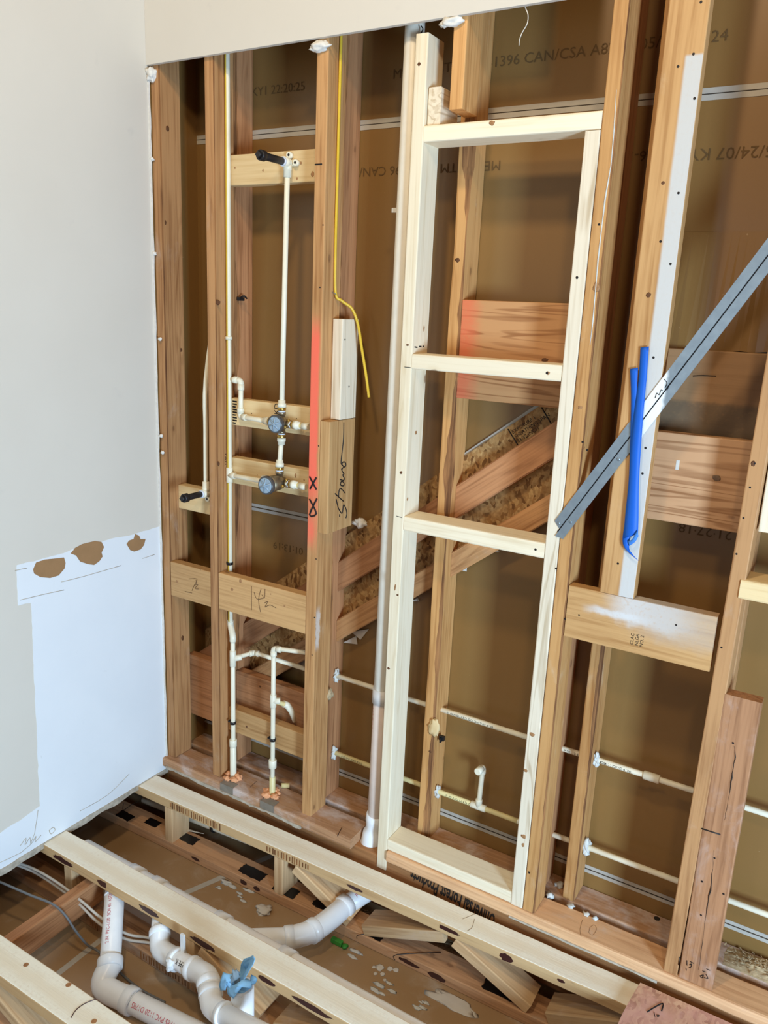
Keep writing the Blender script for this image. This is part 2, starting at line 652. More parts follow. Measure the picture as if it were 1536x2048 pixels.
M['patch'] = make_patch()
M['gypsum'] = plain('crumbled_gypsum', srgb(232, 226, 216), 0.9, 0.1, vary=0.12, scale=80)
M['edge_dirt'] = plain('dirty_wall_edge', srgb(196, 182, 162), 0.9, 0.1, vary=0.3, scale=45)
M['torn'] = plain('torn_brown_paper', srgb(160, 122, 84), 0.8, 0.15)
M['cpvc'] = plain('cream_pipe_plastic', srgb(238, 228, 202), 0.38, 0.45, vary=0.05)
M['cpvc_old'] = plain('yellowed_pipe_plastic', srgb(226, 208, 150), 0.4, 0.45, vary=0.07)
M['cpvc_fit'] = plain('cream_fitting_plastic', srgb(236, 228, 204), 0.4, 0.45, vary=0.05)
M['stripe'] = plain('yellow_stripe_ink', srgb(222, 190, 70), 0.45, 0.4)
M['pvc'] = plain('white_drain_plastic', srgb(246, 244, 242), 0.32, 0.5, vary=0.04)
M['pvc_fit'] = plain('white_fitting_plastic', srgb(240, 240, 240), 0.28, 0.5, vary=0.03)
M['pvc_vent'] = plain('aged_vent_plastic', srgb(232, 222, 204), 0.4, 0.4, vary=0.05)
M['pvc_pink'] = plain('pinkish_vent_plastic', srgb(228, 206, 190), 0.4, 0.4, vary=0.06)
M['glass_grey'] = plain('grey_coupling_plastic', srgb(214, 206, 198), 0.35, 0.45, vary=0.05)
M['iron'] = plain('black_iron_pipe', srgb(46, 42, 42), 0.42, 0.5, 0.4)
M['teflon'] = plain('white_thread_tape', srgb(226, 230, 240), 0.5, 0.4)
M['brass'] = plain('brass', srgb(196, 158, 84), 0.32, 0.5, 0.9, vary=0.12)
M['bronze'] = plain('dull_valve_brass', srgb(158, 140, 112), 0.38, 0.5, 0.8, vary=0.15)
M['guard'] = plain('blue_grey_guard_plastic', srgb(150, 168, 182), 0.35, 0.5)
M['guard_ring'] = plain('smoky_guard_ring', srgb(78, 74, 72), 0.28, 0.6)
M['galv'] = plain('galvanised_steel', srgb(150, 160, 166), 0.42, 0.5, 0.75, vary=0.12)
M['clip'] = plain('black_pipe_clip', srgb(26, 26, 28), 0.35, 0.5)
M['foam'] = plain('orange_foam', srgb(240, 170, 122), 0.85, 0.2, vary=0.15, scale=60)
M['caulk'] = plain('white_caulk', srgb(214, 212, 204), 0.75, 0.25, vary=0.15, scale=70)
M['tin'] = plain('dull_nail_plate', srgb(156, 148, 136), 0.55, 0.4, 0.5, vary=0.2)
M['cable_y'] = plain('yellow_cable_jacket', srgb(224, 184, 52), 0.4, 0.45)
M['cable_w'] = plain('white_cable_jacket', srgb(206, 196, 182), 0.5, 0.4)
M['cable_g'] = plain('grey_cable_jacket', srgb(112, 112, 112), 0.5, 0.4)
M['tape'] = plain('blue_masking_tape', srgb(20, 92, 190), 0.5, 0.3, vary=0.06, scale=12)
M['tape_in'] = plain('light_blue_tape', srgb(66, 128, 206), 0.5, 0.3)
M['rag'] = plain('blue_wipe', srgb(150, 200, 236), 0.85, 0.15, vary=0.15, scale=18)
M['rag_dark'] = plain('grey_wipe', srgb(136, 150, 158), 0.85, 0.15, vary=0.15, scale=18)
M['glue'] = plain('dark_glue', srgb(66, 34, 30), 0.4, 0.5)
M['tar'] = plain('black_nail_plate_smear', srgb(18, 17, 18), 0.35, 0.5, vary=0.2, scale=60)
M['ink'] = plain('black_marker', srgb(24, 20, 22), 0.6, 0.3)
M['pencil'] = plain('pencil_line', srgb(112, 84, 58), 0.7, 0.2)
M['print'] = plain('grey_print', srgb(104, 78, 46), 0.7, 0.2)
M['print_dark'] = plain('dark_print', srgb(48, 40, 34), 0.7, 0.2)
M['print_red'] = plain('red_print', srgb(206, 96, 110), 0.6, 0.3)
M['green'] = plain('green_plastic', srgb(60, 140, 50), 0.5, 0.4)
M['sawdust'] = plain('sawdust', srgb(196, 170, 132), 0.9, 0.1, vary=0.25, scale=120)
M['nail'] = plain('nail_hole', srgb(30, 22, 20), 0.5, 0.4)
M['film'] = plain('white_paper_tear', srgb(214, 204, 190), 0.8, 0.15)
M['hanger'] = plain('white_hanger_plastic', srgb(238, 238, 236), 0.4, 0.4)
M['cord'] = plain('black_wire', srgb(30, 24, 22), 0.5, 0.4)

# ================================================================== SETTING
ZT = 2.435          # lower edge of the wall board left above the opening
FAR = 0.205         # face of the neighbour's board
# left wall
m = MB()
m.box((-0.11, -2.8, -0.03), (0.0, 0.0, 3.05))
wl = structure(m.build('wall_left', M['wall']))
# upper strip of painted board
m = MB()
m.box((0.0, -0.0135, ZT), (1.345, 0.0, 3.05), 0.001)
wb = structure(m.build('wall_back', M['wall']))
# neighbour's board: bare brown paper
m = MB()
m.box((-0.5, FAR, -0.3), (3.4, FAR + 0.013, 3.05))
wf = structure(m.build('wall_far', M['paper'], origin=(0, FAR, 0)))
for z, t, xe in ((2.26, 0.014, 3.2), (1.024, 0.012, 0.655), (0.098, 0.012, 3.2)):
    for s in (-1, 1):
        q = MB()
        q.box((-0.1, FAR - 0.0012, z + s * 0.0075 - t / 2 * 0.9), (xe, FAR, z + s * 0.0075 + t / 2 * 0.9))
        q.build('joint_strip', M['seam'], wf)
    q = MB()
    q.box((-0.1, FAR - 0.0016, z - 0.0008), (xe, FAR, z + 0.0008))
    q.build('joint_line', M['seam_line'], wf)
m = MB()
m.box((-0.02, 0.0, -0.25), (0.0, FAR, 3.05))
structure(m.build('wall_corner', M['paper']))
m = MB()
m.box((-0.02, 0.0, 2.98), (3.4, FAR, 3.05))  # unseen cap added over the stud cavity to keep light out
structure(m.build('unseen_cavity_cap', M['rim']))
# board of the ceiling below seen between the trusses
m = MB()
m.box((-0.9, -2.8, -0.246), (3.4, FAR, -0.233))
fl = structure(m.build('floor', M['paper_floor'], origin=(0, 0, -0.233)))
for (a, b), wd_ in ((((505, 1728), (338, 1800)), 0.011), (((205, 1877), (112, 1950)), 0.010)):
    p, q = at(*a, z=-0.2325), at(*b, z=-0.2325)
    d = (q - p).normalized()
    s = V((0, 0, 1)).cross(d) * wd_
    p, q = p - d * 0.12, q + d * 0.1
    mm = MB()
    mm.prism([p - s, q - s, q + s, p + s], (0, 0, -0.001))
    mm.build('joint_strip', M['seam'], fl)
m = MB()
m.box((-0.92, -2.8, -0.25), (-0.9, FAR, -0.03))  # end panel added to stop light leaking in between the trusses
structure(m.build('underfloor_light_stop', M['rim']))
m = MB()
m.box((-0.92, -2.8, -0.048), (-0.11, FAR, -0.03))  # added sheet, blocks light from above behind the left wall
structure(m.build('light_lid_left', M['osb']))

# unpainted patch on the left wall, with torn paper
patch = [(331, 1050), (180, 1090), (33, 1131), (36, 1211), (62, 1206), (70, 1400), (80, 1612), (40, 1640), (-40, 1690), (-60, 1780), (0, 1744), (170, 1640), (337, 1536)]
m = MB()
pts = []
for i, p in enumerate(patch):
    a, b = at(*p, x=0.0), at(*patch[(i + 1) % len(patch)], x=0.0)
    k = max(1, int((b - a).length / 0.02))
    for j in range(k):
        q = a.lerp(b, j / k)
        q += V((0, noise.noise(q * 30) * 0.004, noise.noise(q * 30 + V((5, 0, 0))) * 0.004))
        q.z = max(q.z, -0.03)
        q.y = min(q.y, -0.001)
        pts.append(q)
m.prism(pts, (0.0007, 0, 0))
m.build('bare_patch', M['patch'], wl)
for ln in ([(66, 1139), (72, 1125), (90, 1119), (110, 1117), (128, 1115), (131, 1126), (129, 1137), (117, 1151), (100, 1156), (80, 1154), (68, 1147)],
           [(141, 1107), (150, 1096), (165, 1088), (190, 1082), (203, 1084), (208, 1094), (203, 1105), (205, 1113), (199, 1122), (188, 1130), (175, 1128), (160, 1123), (152, 1111)],
           [(253, 1088), (258, 1081), (267, 1078), (270, 1068), (278, 1071), (281, 1078), (291, 1078), (288, 1090), (281, 1099), (268, 1103), (260, 1100)]):
    q = [at(*p, x=0.0008) for p in ln]
    mm = MB()
    mm.prism(q, (0.0006, 0, 0))
    mm.build('torn_paper', M['torn'], wl)
strokes('scrape_mark', [[(122, 1164), (170, 1152), (242, 1131)], [(40, 1200), (90, 1188), (128, 1180)], [(285, 1117), (309, 1109)], [(160, 1622), (215, 1590), (258, 1548)], [(0, 1725), (60, 1690), (76, 1620)], [(30, 1141), (54, 1136)]],
        {'x': 0.0007}, 0.0011, M['edge_dirt'], wl)
strokes('pencil_scribble', [[(40, 1692), (52, 1676), (50, 1690), (60, 1675), (62, 1688), (72, 1672), (70, 1684), (82, 1670)], [(98, 1661), (106, 1655), (110, 1660), (102, 1668), (98, 1661)]], {'x': 0.0009}, 0.0012, M['edge_dirt'], wl)
# ragged bottom edge and cut vertical edge of the wall board
m = MB()
lo = []
n_ = 70
for i in range(n_ + 1):
    y = -1.4 + 1.4 * i / n_
    lo.append((y, -0.03 - 0.006 - 0.008 * noise.noise(V((y * 14, 3, 0)))))
prof = [V((0.004, y, -0.016 + 0.004 * noise.noise(V((y * 20, 9, 0))))) for y, z in lo] + [V((0.004, y, z)) for y, z in reversed(lo)]
m.prism(prof, (-0.022, 0, 0))
m.build('ragged_edge', M['edge_dirt'], wl)
m = MB()
prof = []
zz = [0.0 + 2.42 * i / 90 for i in range(91)]
prof = [V((0.0, -0.004, z)) for z in zz] + [V((0.005 + 0.004 * noise.noise(V((z * 13, 0, 0))) + 0.002 * noise.noise(V((z * 50, 0, 0))), -0.004, z)) for z in reversed(zz)]
m.prism(prof, (0, -0.006, 0))
m.build('cut_board_edge', M['gypsum'], wl)

# printing on the brown paper
TY = FAR - 0.0012
UP, DN = ((1, 0, 0), (0, 0, 1)), ((-1, 0, 0), (0, 0, -1))
for s, px, py, (xd, ud), sz in (
        ('KY1 22:20:25', 503, 193, UP, 0.036), ('MEETS ASTM C', 785, 158, UP, 0.036), ('C-1396 CAN/CSA A82.27 05/24', 958, 138, UP, 0.036), ('24', 1421, 85, UP, 0.036),
        ('MEETS', 1003, 321, DN, 0.036), ('TM C-3', 914, 326, DN, 0.036), ('96 CAN/CSA A', 802, 331, DN, 0.036), ('05/24/07 KY1', 1570, 288, DN, 0.038), ('36-3', 1311, 300, DN, 0.036),
        ('01:13:19', 606, 1097, DN, 0.036), ('21:27:18', 1466, 1063, DN, 0.036)):
    lettering('printed_lettering', s, at(px, py, y=TY), xd, ud, sz, M['print'], wf, sx=1.08)

# ================================================================== LUMBER
OB = [M['old'], M['bark']]
RB = [M['old_red'], M['bark']]
AB = [M['old_amber'], M['bark']]
TOPZ = 2.96
PZ = 0.038          # top of the bottom plates


def nail_dots(parent, pts, plane, r=0.0022):
    for a, b in pts:
        p = at(a, b, **plane)
        ax = V((0, -1, 0)) if 'y' in plane else (V((1, 0, 0)) if 'x' in plane else V((0, 0, 1)))
        mm = MB()
        mm.lathe(p - ax * 0.002, ax, [(0, r), (0.0024, r)], 8)
        mm.build('nail_hole', M['nail'], parent)


# front row
s1 = tag(stud('wall_stud', 0.003, 0.041, 0.001, 0.089, PZ, TOPZ, OB, wane=0.002), 'knotty brown wall stud against the cut edge of the painted left wall', 'wall stud')
s2 = tag(stud('wall_stud', 0.232, 0.270, 0.001, 0.089, PZ, TOPZ, OB, dx=-0.004, wane=0.0015), 'brown wall stud just left of the yellow-striped riser pipe', 'wall stud')
s3 = tag(stud('wall_stud', 0.643, 0.682, 0.0, 0.089, PZ, TOPZ, M['stud_coral']), 'wall stud with coral spray paint and two black X marks', 'wall stud')
s5 = tag(stud('wall_stud', 1.455, 1.491, 0.0, 0.089, PZ, TOPZ, AB, wane=0.004), 'amber wall stud with a thin white caulk line, nailed beside the pale niche frame', 'wall stud')
s6 = tag(stud('wall_stud', 1.573, 1.659, 0.0, 0.036, 1.056, TOPZ, M['stud_white'], dx=0.004), 'stud turned flat with a painted white stripe down its right half', 'wall stud')
s7 = tag(stud('wall_stud', 1.859, 1.895, 0.0, 0.089, PZ, TOPZ, OB, dx=0.03), 'dusty brown stud leaning at the right edge, left of the short flat board', 'wall stud')
scab = tag(stud('stud_offcut', 1.899, 1.984, 0.0, 0.037, PZ, 0.868, wood('weathered_pine', srgb(176, 126, 88), srgb(126, 82, 52), KNOT, dirt=srgb(190, 162, 146), dirt_amt=0.35, vary=0.02), rough=0.001),
           'short weathered board standing flat on the plate beside the leaning stud', 'lumber')
# back row, half hidden
r2 = tag(stud('wall_stud', 0.208, 0.246, 0.115, FAR - 0.001, PZ, TOPZ, RB, wane=0.026), 'dark rear stud with a barky edge behind the yellow-striped riser pipe', 'wall stud')
r3 = tag(stud('wall_stud', 0.622, 0.660, 0.115, FAR - 0.001, PZ, TOPZ, RB, wane=0.018), 'reddish rear stud directly behind the coral-painted stud', 'wall stud')
r4 = tag(stud('wall_stud', 1.036, 1.074, 0.112, FAR - 0.001, PZ, TOPZ, AB, wane=0.022), 'amber rear stud seen inside the pale niche frame', 'wall stud')
r5 = tag(stud('wall_stud', 1.440, 1.477, 0.115, FAR - 0.001, PZ, TOPZ, RB), 'rear stud in shade behind the amber stud with the caulk line', 'wall stud')
r6 = tag(stud('wall_stud', 1.537, 1.573, 0.115, FAR - 0.001, PZ, TOPZ, AB, wane=0.008), 'narrow rear stud with caulked pipe holes below the white-splashed rail', 'wall stud')
r7 = tag(stud('wall_stud', 1.868, 1.905, 0.115, FAR - 0.001, PZ, TOPZ, OB), 'rear stud almost hidden behind the leaning right-hand stud', 'wall stud')

# marks on the studs
strokes('marker_cross', [[(619, 953), (633, 979)], [(633, 955), (620, 978)]], {'y': -0.0006}, 0.0027, M['ink'], s3)
strokes('marker_cross', [[(619, 998), (633, 1027), (619, 1030), (634, 997)]], {'y': -0.0006}, 0.0027, M['ink'], s3)
strokes('marker_line', [[(630, 329), (644, 328)]], {'y': -0.0006}, 0.0018, M['ink'], s3)
nail_dots(s3, [(646, 450), (640, 575), (637, 892), (632, 1118), (629, 1235), (624, 1310)], {'y': 0.0})
nail_dots(s6, [(1402, 4), (1387, 108), (1356, 133), (1389, 197), (1357, 386), (1341, 528), (1307, 715), (1291, 896), (1285, 947), (1321, 483), (1236, 1127)], {'y': 0.0}, 0.003)
nail_dots(s7, [(1509, 927), (1500, 975), (1487, 1036), (1473, 1108), (1443, 1295)], {'y': 0.0}, 0.0025)
m = MB()
lp = [(1233, 180), (1228, 260), (1222, 330), (1210, 400), (1204, 450), (1196, 520), (1191, 580), (1186, 640), (1180, 690)]
m.tube([at(*p, y=0.0) for p in lp], [0.0008, 0.0016, 0.0012, 0.0022, 0.0014, 0.002, 0.0012, 0.0018, 0.0006], 6)
m.build('caulk_line', M['caulk'], s5)
nail_dots(s5, [(1198, 449), (1174, 900), (1112, 1137), (1165, 884)], {'y': 0.0}, 0.0028)
def crack(parent, lines, plane, wmax, mat=M['print_dark']):
    for ln in lines:
        pts = spline([at(a, c_, **plane) for a, c_ in ln], 6)
        m_ = MB()
        rr = []
        for i_, p_ in enumerate(pts):
            f_ = i_ / (len(pts) - 1)
            p_ += V((0.0022 * noise.noise(p_ * 60), 0, 0))
            rr.append(max(0.00025, wmax * math.sin(math.pi * min(1, max(0.03, f_))) * (0.6 + 0.9 * noise.noise(p_ * 45))))
        m_.tube(pts, rr, 6)
        m_.build('crack', mat, parent)


crack(scab, [[(1468, 1492), (1470, 1510), (1466, 1540), (1458, 1590), (1449, 1640)], [(1427, 1700), (1424, 1760), (1412, 1830), (1397, 1940)]], {'y': -0.0002}, 0.0017)
strokes('saw_kerf', [[(1403, 1657), (1441, 1669)]], {'y': -0.0002}, 0.0018, M['nail'], scab)
nail_dots(scab, [(1466, 1486), (1429, 1716), (1404, 1763), (1402, 1830), (1447, 1788)], {'y': 0.0}, 0.0028)
strokes('handwritten_number', [[(1374, 1921), (1374, 1931)], [(1380, 1923), (1388, 1927)], [(1379, 1930), (1383, 1928), (1382, 1934), (1378, 1936)], [(1372, 1936), (1373, 1941)]], {'y': -0.0006}, 0.0009, M['ink'], scab)
strokes('handwritten_number', [[(1400, 1952), (1407, 1950), (1404, 1956), (1400, 1952)], [(1408, 1955), (1416, 1957), (1412, 1949)], [(1405, 1942), (1411, 1944)], [(1413, 1938), (1420, 1941)]], {'y': -0.0006}, 0.0009, M['ink'], scab)
strokes('marker_tick', [[(1359, 1914), (1357, 1930)]], {'y': -0.0006}, 0.0012, M['ink'], s7)
# chewed notch on the rear stud in the niche
m = MB()
m.lump(at(868, 1455, y=0.108), 0.017, (1.1, 0.35, 1.8), 0.3, 2.2, 3, 4.0)
m.build('splintered_notch', M['new_tan'], r4)
m = MB()
m.lump(at(658, 1388, y=0.098), 0.019, (0.6, 0.9, 1.1), 0.25, 2.0, 3, 8.0)
m.build('dusty_notch', M['sawdust'], s3)

# bottom plates
pl = tag(rail('bottom_plate', 0.001, 0.862, -0.026, 0.089, 0.0, PZ - 0.0005, M['plate'], bevel=0.006, rough=0.003), 'dusty bottom plate under the shower wall, sawn off beside the white vent pipe', 'bottom plate')
pr = tag(rail('bottom_plate', 0.992, 3.2, -0.010, 0.089, 0.0, PZ - 0.0005, M['plate_right'], bevel=0.006, rough=0.002), 'orange bottom plate running right from under the niche frame', 'bottom plate')
pb = tag(rail('bottom_plate', 0.001, 3.2, 0.113, FAR - 0.001, 0.0, PZ - 0.0005, M['plate'], bevel=0.004), 'rear bottom plate under the back row of studs', 'bottom plate')
strokes('saw_cut', [[(684, 1655), (675, 1672)]], {'z': PZ}, 0.0013, M['nail'], pl)
strokes('saw_cut', [[(513, 1563), (500, 1575)]], {'z': PZ}, 0.0013, M['nail'], pl)
strokes('pencil_numbers', [[(1165, 1840), (1160, 1858), (1162, 1873)], [(1180, 1855), (1188, 1850), (1193, 1858), (1186, 1870), (1178, 1866), (1180, 1855)]], {'z': PZ}, 0.0004, M['pencil'], pr)
m = MB()
a = at(1314, 1837, z=PZ)
m.lathe(a - V((0, 0, 0.001)), (0, 0, 1), [(0, 0.009), (0.0016, 0.009)], 10)
m.build('dark_spot', M['print_dark'], pb)
# ragged strip hanging below the left plate
m = MB()
xs = [0.02 + 0.64 * i / 60 for i in range(61)]
bot = [V((x, -0.030, 0.002 - 0.014 * max(0, noise.noise(V((x * 7, 2, 0)))) - 0.006 * noise.noise(V((x * 40, 2, 0))))) for x in xs]
top = [V((x, -0.030, 0.010 + 0.005 * noise.noise(V((x * 12, 7, 0))))) for x in reversed(xs)]
m.prism(bot + top, (0, 0.008, 0))
m.build('ragged_grey_strip', M['edge_dirt'], pl)
m = MB()
xs = [1.42 + 0.43 * i / 60 for i in range(61)]
bot = [V((x, -0.0135, 0.001 - 0.005 * abs(noise.noise(V((x * 9, 5, 0)))))) for x in xs]
top = [V((x, -0.0135, 0.006 + 0.003 * noise.noise(V((x * 12, 3, 0))))) for x in reversed(xs)]
m.prism(bot + top, (0, 0.006, 0))
m.build('ragged_grey_strip', M['edge_dirt'], pr)
# rim board under the plates
rb = tag(rail('rim_board', -0.5, 3.2, 0.004, 0.040, -0.19, -0.001, M['rim']), 'dark stamped rim board on edge below the bottom plates', 'rim board')
ua, ub_ = at(992, 1832, y=0.003), at(782, 1710, y=0.003)
ux = (ub_ - ua).normalized()
lettering('stamped_lettering', 'Universal Forest Products', ua, ux, V((ux.z, 0, -ux.x)) if ux.x > 0 else V((-ux.z, 0, ux.x)), 0.076, M['print_dark'], rb, sx=0.37, bold=0.025)
rb2 = tag(rail('rim_board', -0.5, 3.2, 0.115, 0.151, -0.19, -0.001, M['rim']), 'second rim board under the rear bottom plate', 'rim board')

# header scraps of the wall: short stud and offcut above the niche
so = tag(stud('stud_offcut', 1.058, 1.095, 0.0, 0.089, 2.228, TOPZ, M['old_amber']), 'cut-off amber stud hanging down above the niche frame', 'lumber')
oc = tag(board('stud_offcut', (1.010, 0.012, 2.2435), (1.010, 0.108, 2.2435), (1, 0, 0), 0.037, 0.089, M['new_white']), 'pale offcut showing its end grain on top of the niche frame', 'lumber')

# niche frame of fresh lumber
np_ = tag(stud('frame_post', 0.951, 0.987, 0.0, 0.089, -0.04, 2.412, M['new'], dx=0.001), 'pale fresh post beside the white vent pipe, left side of the niche frame', 'frame post')
nr = tag(stud('frame_post', 1.417, 1.4535, 0.0, 0.089, PZ, 2.155, M['new_white']), 'pale fresh post nailed to the amber stud, right side of the niche frame', 'frame post')
t = tag(rail('frame_rail', 0.988, 1.454, 0.0, 0.089, 2.157, 2.197, M['new'], bevel=0.005), 'topmost pale rail of the niche frame', 'frame rail')
u = tag(rail('frame_rail', 0.988, 1.4165, 0.0, 0.089, 1.577, 1.618, M['new'], bevel=0.004), 'pale rail of the niche frame below the striped fir board', 'frame rail')
k = tag(rail('frame_rail', 0.988, 1.4165, 0.0, 0.089, 1.112, 1.155, M['new'], bevel=0.005), 'pale rail of the niche frame crossing the diagonal stair boards', 'frame rail')
b = tag(rail('frame_rail', 0.988, 1.4165, 0.0, 0.089, PZ + 0.001, 0.076, M['new'], bevel=0.004), 'lowest pale rail of the niche frame, lying on the bottom plate', 'frame rail')
for pr_, dots in ((u, [(1094, 746)]), (k, [(1071, 1099)]), (nr, [(1058, 1745), (1154, 555), (1033, 1840)])):
    nail_dots(pr_, dots, {'y': 0.0}, 0.0035)
strokes('pencil_line', [[(809, 734), (821, 735)]], {'y': -0.0003}, 0.0009, M['ink'], np_)
strokes('pencil_line', [[(793, 1032), (804, 1035)]], {'y': -0.0003}, 0.0009, M['ink'], np_)
strokes('ink_marks', [[(829, 694), (834, 695)], [(838, 693), (842, 693)], [(845, 692), (847, 693)]], {'x': 0.9876}, 0.002, M['ink'], np_)



def knots(parent, pts, plane, mat='rim'):
    for a, c_, r_, el in pts:
        p_ = at(a, c_, **plane)
        if 'y' in plane:
            sq = (1.0, 0.08, el)
        elif 'x' in plane:
            sq = (0.08, 1.0, el)
        else:
            sq = (el, 1.0, 0.08)
        m_ = MB()
        m_.lump(p_, r_, sq, 0.22, 2.0, 2, a * 0.13)
        m_.build('knot', M[mat], parent)


M['knot_pale'] = plain('pale_knot', srgb(176, 128, 84), 0.6, 0.3, vary=0.25, scale=160)
M['knot_dark'] = plain('dark_knot', srgb(112, 72, 44), 0.6, 0.3, vary=0.3, scale=160)
knots(nr, [(1064, 1469, 0.008, 0.8), (1051, 1541, 0.006, 0.8), (1047, 1673, 0.008, 0.8), (1046, 1690, 0.004, 1.6)], {'y': 0.0}, 'knot_pale')
knots(np_, [(802, 945, 0.0045, 1.0), (777, 1337, 0.005, 0.8), (838, 128, 0.005, 0.9), (795, 1190, 0.004, 0.8), (815, 690, 0.0045, 0.7)], {'y': 0.0}, 'knot_dark')
knots(np_, [(848, 657, 0.004, 2.0), (832, 865, 0.006, 0.9), (815, 998, 0.004, 1.4), (790, 1175, 0.005, 2.0)], {'x': 0.9878}, 'knot_pale')
knots(t, [(984, 246, 0.008, 0.7)], {'y': 0.0}, 'knot_pale')
knots(u, [(1096, 746, 0.005, 0.9)], {'y': 0.0}, 'knot_pale')
knots(s7, [(1506, 927, 0.005, 1.3)], {'y': 0.0}, 'knot_dark')
knots(s2, [(437, 927, 0.006, 1.3), (436, 605, 0.010, 0.9)], {'y': 0.001}, 'knot_dark')
knots(s1, [(335, 257, 0.007, 1.3), (362, 700, 0.005, 1.3), (365, 1276, 0.007, 1.4), (370, 1120, 0.004, 1.4), (331, 445, 0.004, 1.8)], {'x': 0.0412}, 'knot_dark')
knots(r4, [(915, 520, 0.008, 0.7), (860, 1503, 0.005, 0.8)], {'y': 0.112}, 'knot_dark')
knots(s5, [(1192, 575, 0.008, 1.5), (1160, 815, 0.006, 0.8)], {'y': 0.0}, 'knot_pale')
knots(s6, [(1326, 366, 0.004, 1.0), (1297, 590, 0.006, 1.0)], {'y': 0.0}, 'knot_dark')

# blocking between the studs
b7 = tag(rail('blocking', 0.042, 0.2315, 0.0, 0.036, 0.697, 0.826, M['block_old']), 'short blocking pencilled 7 1/2 beside the left wall', 'blocking')
strokes('pencil_writing', [[(378, 1158), (394, 1158), (388, 1172), (384, 1181)], [(392, 1160), (393, 1168)], [(388, 1171), (396, 1169), (390, 1177), (398, 1178)], [(370, 1183), (384, 1186)]], {'y': -0.0005}, 0.0009, M['pencil'], b7)
b14 = tag(rail('blocking', 0.271, 0.6425, 0.0, 0.036, 0.700, 0.832, M['block_old']), 'wide blocking pencilled 14 1/2 across the riser pipe', 'blocking')
strokes('pencil_writing', [[(503, 1172), (503, 1220)], [(508, 1184), (514, 1198), (528, 1196)], [(522, 1178), (517, 1200), (521, 1224)], [(530, 1178), (529, 1196), (524, 1190)], [(529, 1206), (536, 1203), (530, 1214), (540, 1210), (552, 1216)]], {'y': -0.0005}, 0.0009, M['pencil'], b14)
knots(b7, [(354, 1163, 0.006, 0.8), (413, 1180, 0.002, 1.0), (401, 1139, 0.003, 1)], {'y': 0.0}, 'knot_pale')
knots(b14, [(481, 1162, 0.006, 1.2), (464, 1179, 0.006, 1.0), (541, 1188, 0.003, 0.8), (569, 1212, 0.004, 0.8)], {'y': 0.0}, 'knot_pale')
bs = tag(rail('blocking', 0.272, 0.6425, 0.060, 0.098, 2.085, 2.174, M['new_tan']), 'fresh blocking behind the upper black pipe stub', 'blocking')
bu = tag(rail('blocking', 0.272, 0.6425, 0.060, 0.098, 1.338, 1.427, M['new_tan']), 'fresh blocking with black stamps behind the upper valve', 'blocking')
bl = tag(rail('blocking', 0.272, 0.6425, 0.060, 0.098, 1.139, 1.228, M['new_tan']), 'fresh blocking behind the lower valve', 'blocking')
for i in range(9):
    mm = MB()
    zz_ = 1.343 + i * 0.009
    mm.box((0.284, 0.0593, zz_), (0.302 if i % 3 else 0.297, 0.0601, zz_ + 0.0045))
    mm.build('stamp_bar', M['ink'], bu)
lettering('stamped_lettering', 'SPF KD', (0.477, 0.0593, 1.347), (0, 0, 1), (-1, 0, 0), 0.026, M['ink'], bu)
knots(bs, [(470, 336, 0.003, 1.0), (526, 341, 0.003, 1.2), (602, 326, 0.003, 1.4), (594, 357, 0.003, 1.5), (625, 348, 0.006, 1.3)], {'y': 0.0598}, 'knot_pale')
knots(bu, [(593, 837, 0.002, 1.0), (503, 827, 0.002, 1)], {'y': 0.0598}, 'knot_dark')
knots(bl, [(591, 951, 0.004, 1.6), (608, 960, 0.003, 1), (515, 950, 0.002, 1)], {'y': 0.0598}, 'knot_pale')
bd = tag(rail('blocking', 0.042, 0.2315, 0.046, 0.084, 1.014, 1.100, M['new_tan']), 'short fresh blocking holding the lower black pipe stub', 'blocking')
b4 = tag(rail('blocking', 0.271, 0.6425, 0.046, 0.083, 0.212, 0.305, M['block_old']), 'low blocking with two pipes clipped across its face', 'blocking')
b5 = tag(rail('blocking', 0.001, 0.2075, 0.117, 0.153, 0.165, 0.415, M['old_red']), 'dark wide blocking low in the left corner bay', 'blocking')
b5b = tag(rail('blocking', 0.247, 0.6215, 0.117, 0.153, 0.165, 0.415, M['old_red']), 'dark wide blocking low behind the cold riser', 'blocking')
b6 = tag(rail('blocking', 1.4925, 1.8585, 0.0, 0.036, 0.912, 1.055, M['rail_white']), 'blocking splashed with white paint below the striped stud', 'blocking')
lettering('stamped_lettering', 'CLAC\nNLGA\nNO. 2', at(1266, 1290, y=-0.0004), (0, 0, 1), (-1, 0, 0), 0.012, M['print_dark'], b6)
nail_dots(b6, [(1352, 1250), (1158, 1230), (1130, 1238)], {'y': 0.0}, 0.0025)
nb = tag(rail('blocking', 1.0745, 1.4395, 0.117, 0.155, 1.497, 1.769, M['fir_pink']), 'wide striped fir blocking with red overspray inside the niche frame', 'blocking')
rbd = tag(rail('blocking', 1.5735, 1.8675, 0.098, 0.136, 1.243, 1.468, M['fir'], dz=0.0), 'wide striped fir blocking with a grey knot right of the blue tape', 'blocking')
M['knot_grey'] = plain('grey_knot', srgb(124, 98, 76), 0.6, 0.3, vary=0.3, scale=120)
knots(rbd, [(1433, 956, 0.010, 0.75)], {'y': 0.098}, 'knot_grey')
knots(b5b, [(520, 1373, 0.005, 0.8)], {'y': 0.117}, 'knot_dark')
knots(b4, [(493, 1453, 0.005, 0.8)], {'y': 0.046}, 'knot_dark')
knots(nb, [(1090, 1000 - 280, 0.010, 0.5)], {'y': 0.117}, 'knot_dark')
m = MB()
p = at(1355, 930, y=0.0975)
m.box(p - V((0.004, 0, 0.012)), p + V((0.004, 0.001, 0.012)))
m.build('white_chip', M['caulk'], rbd)
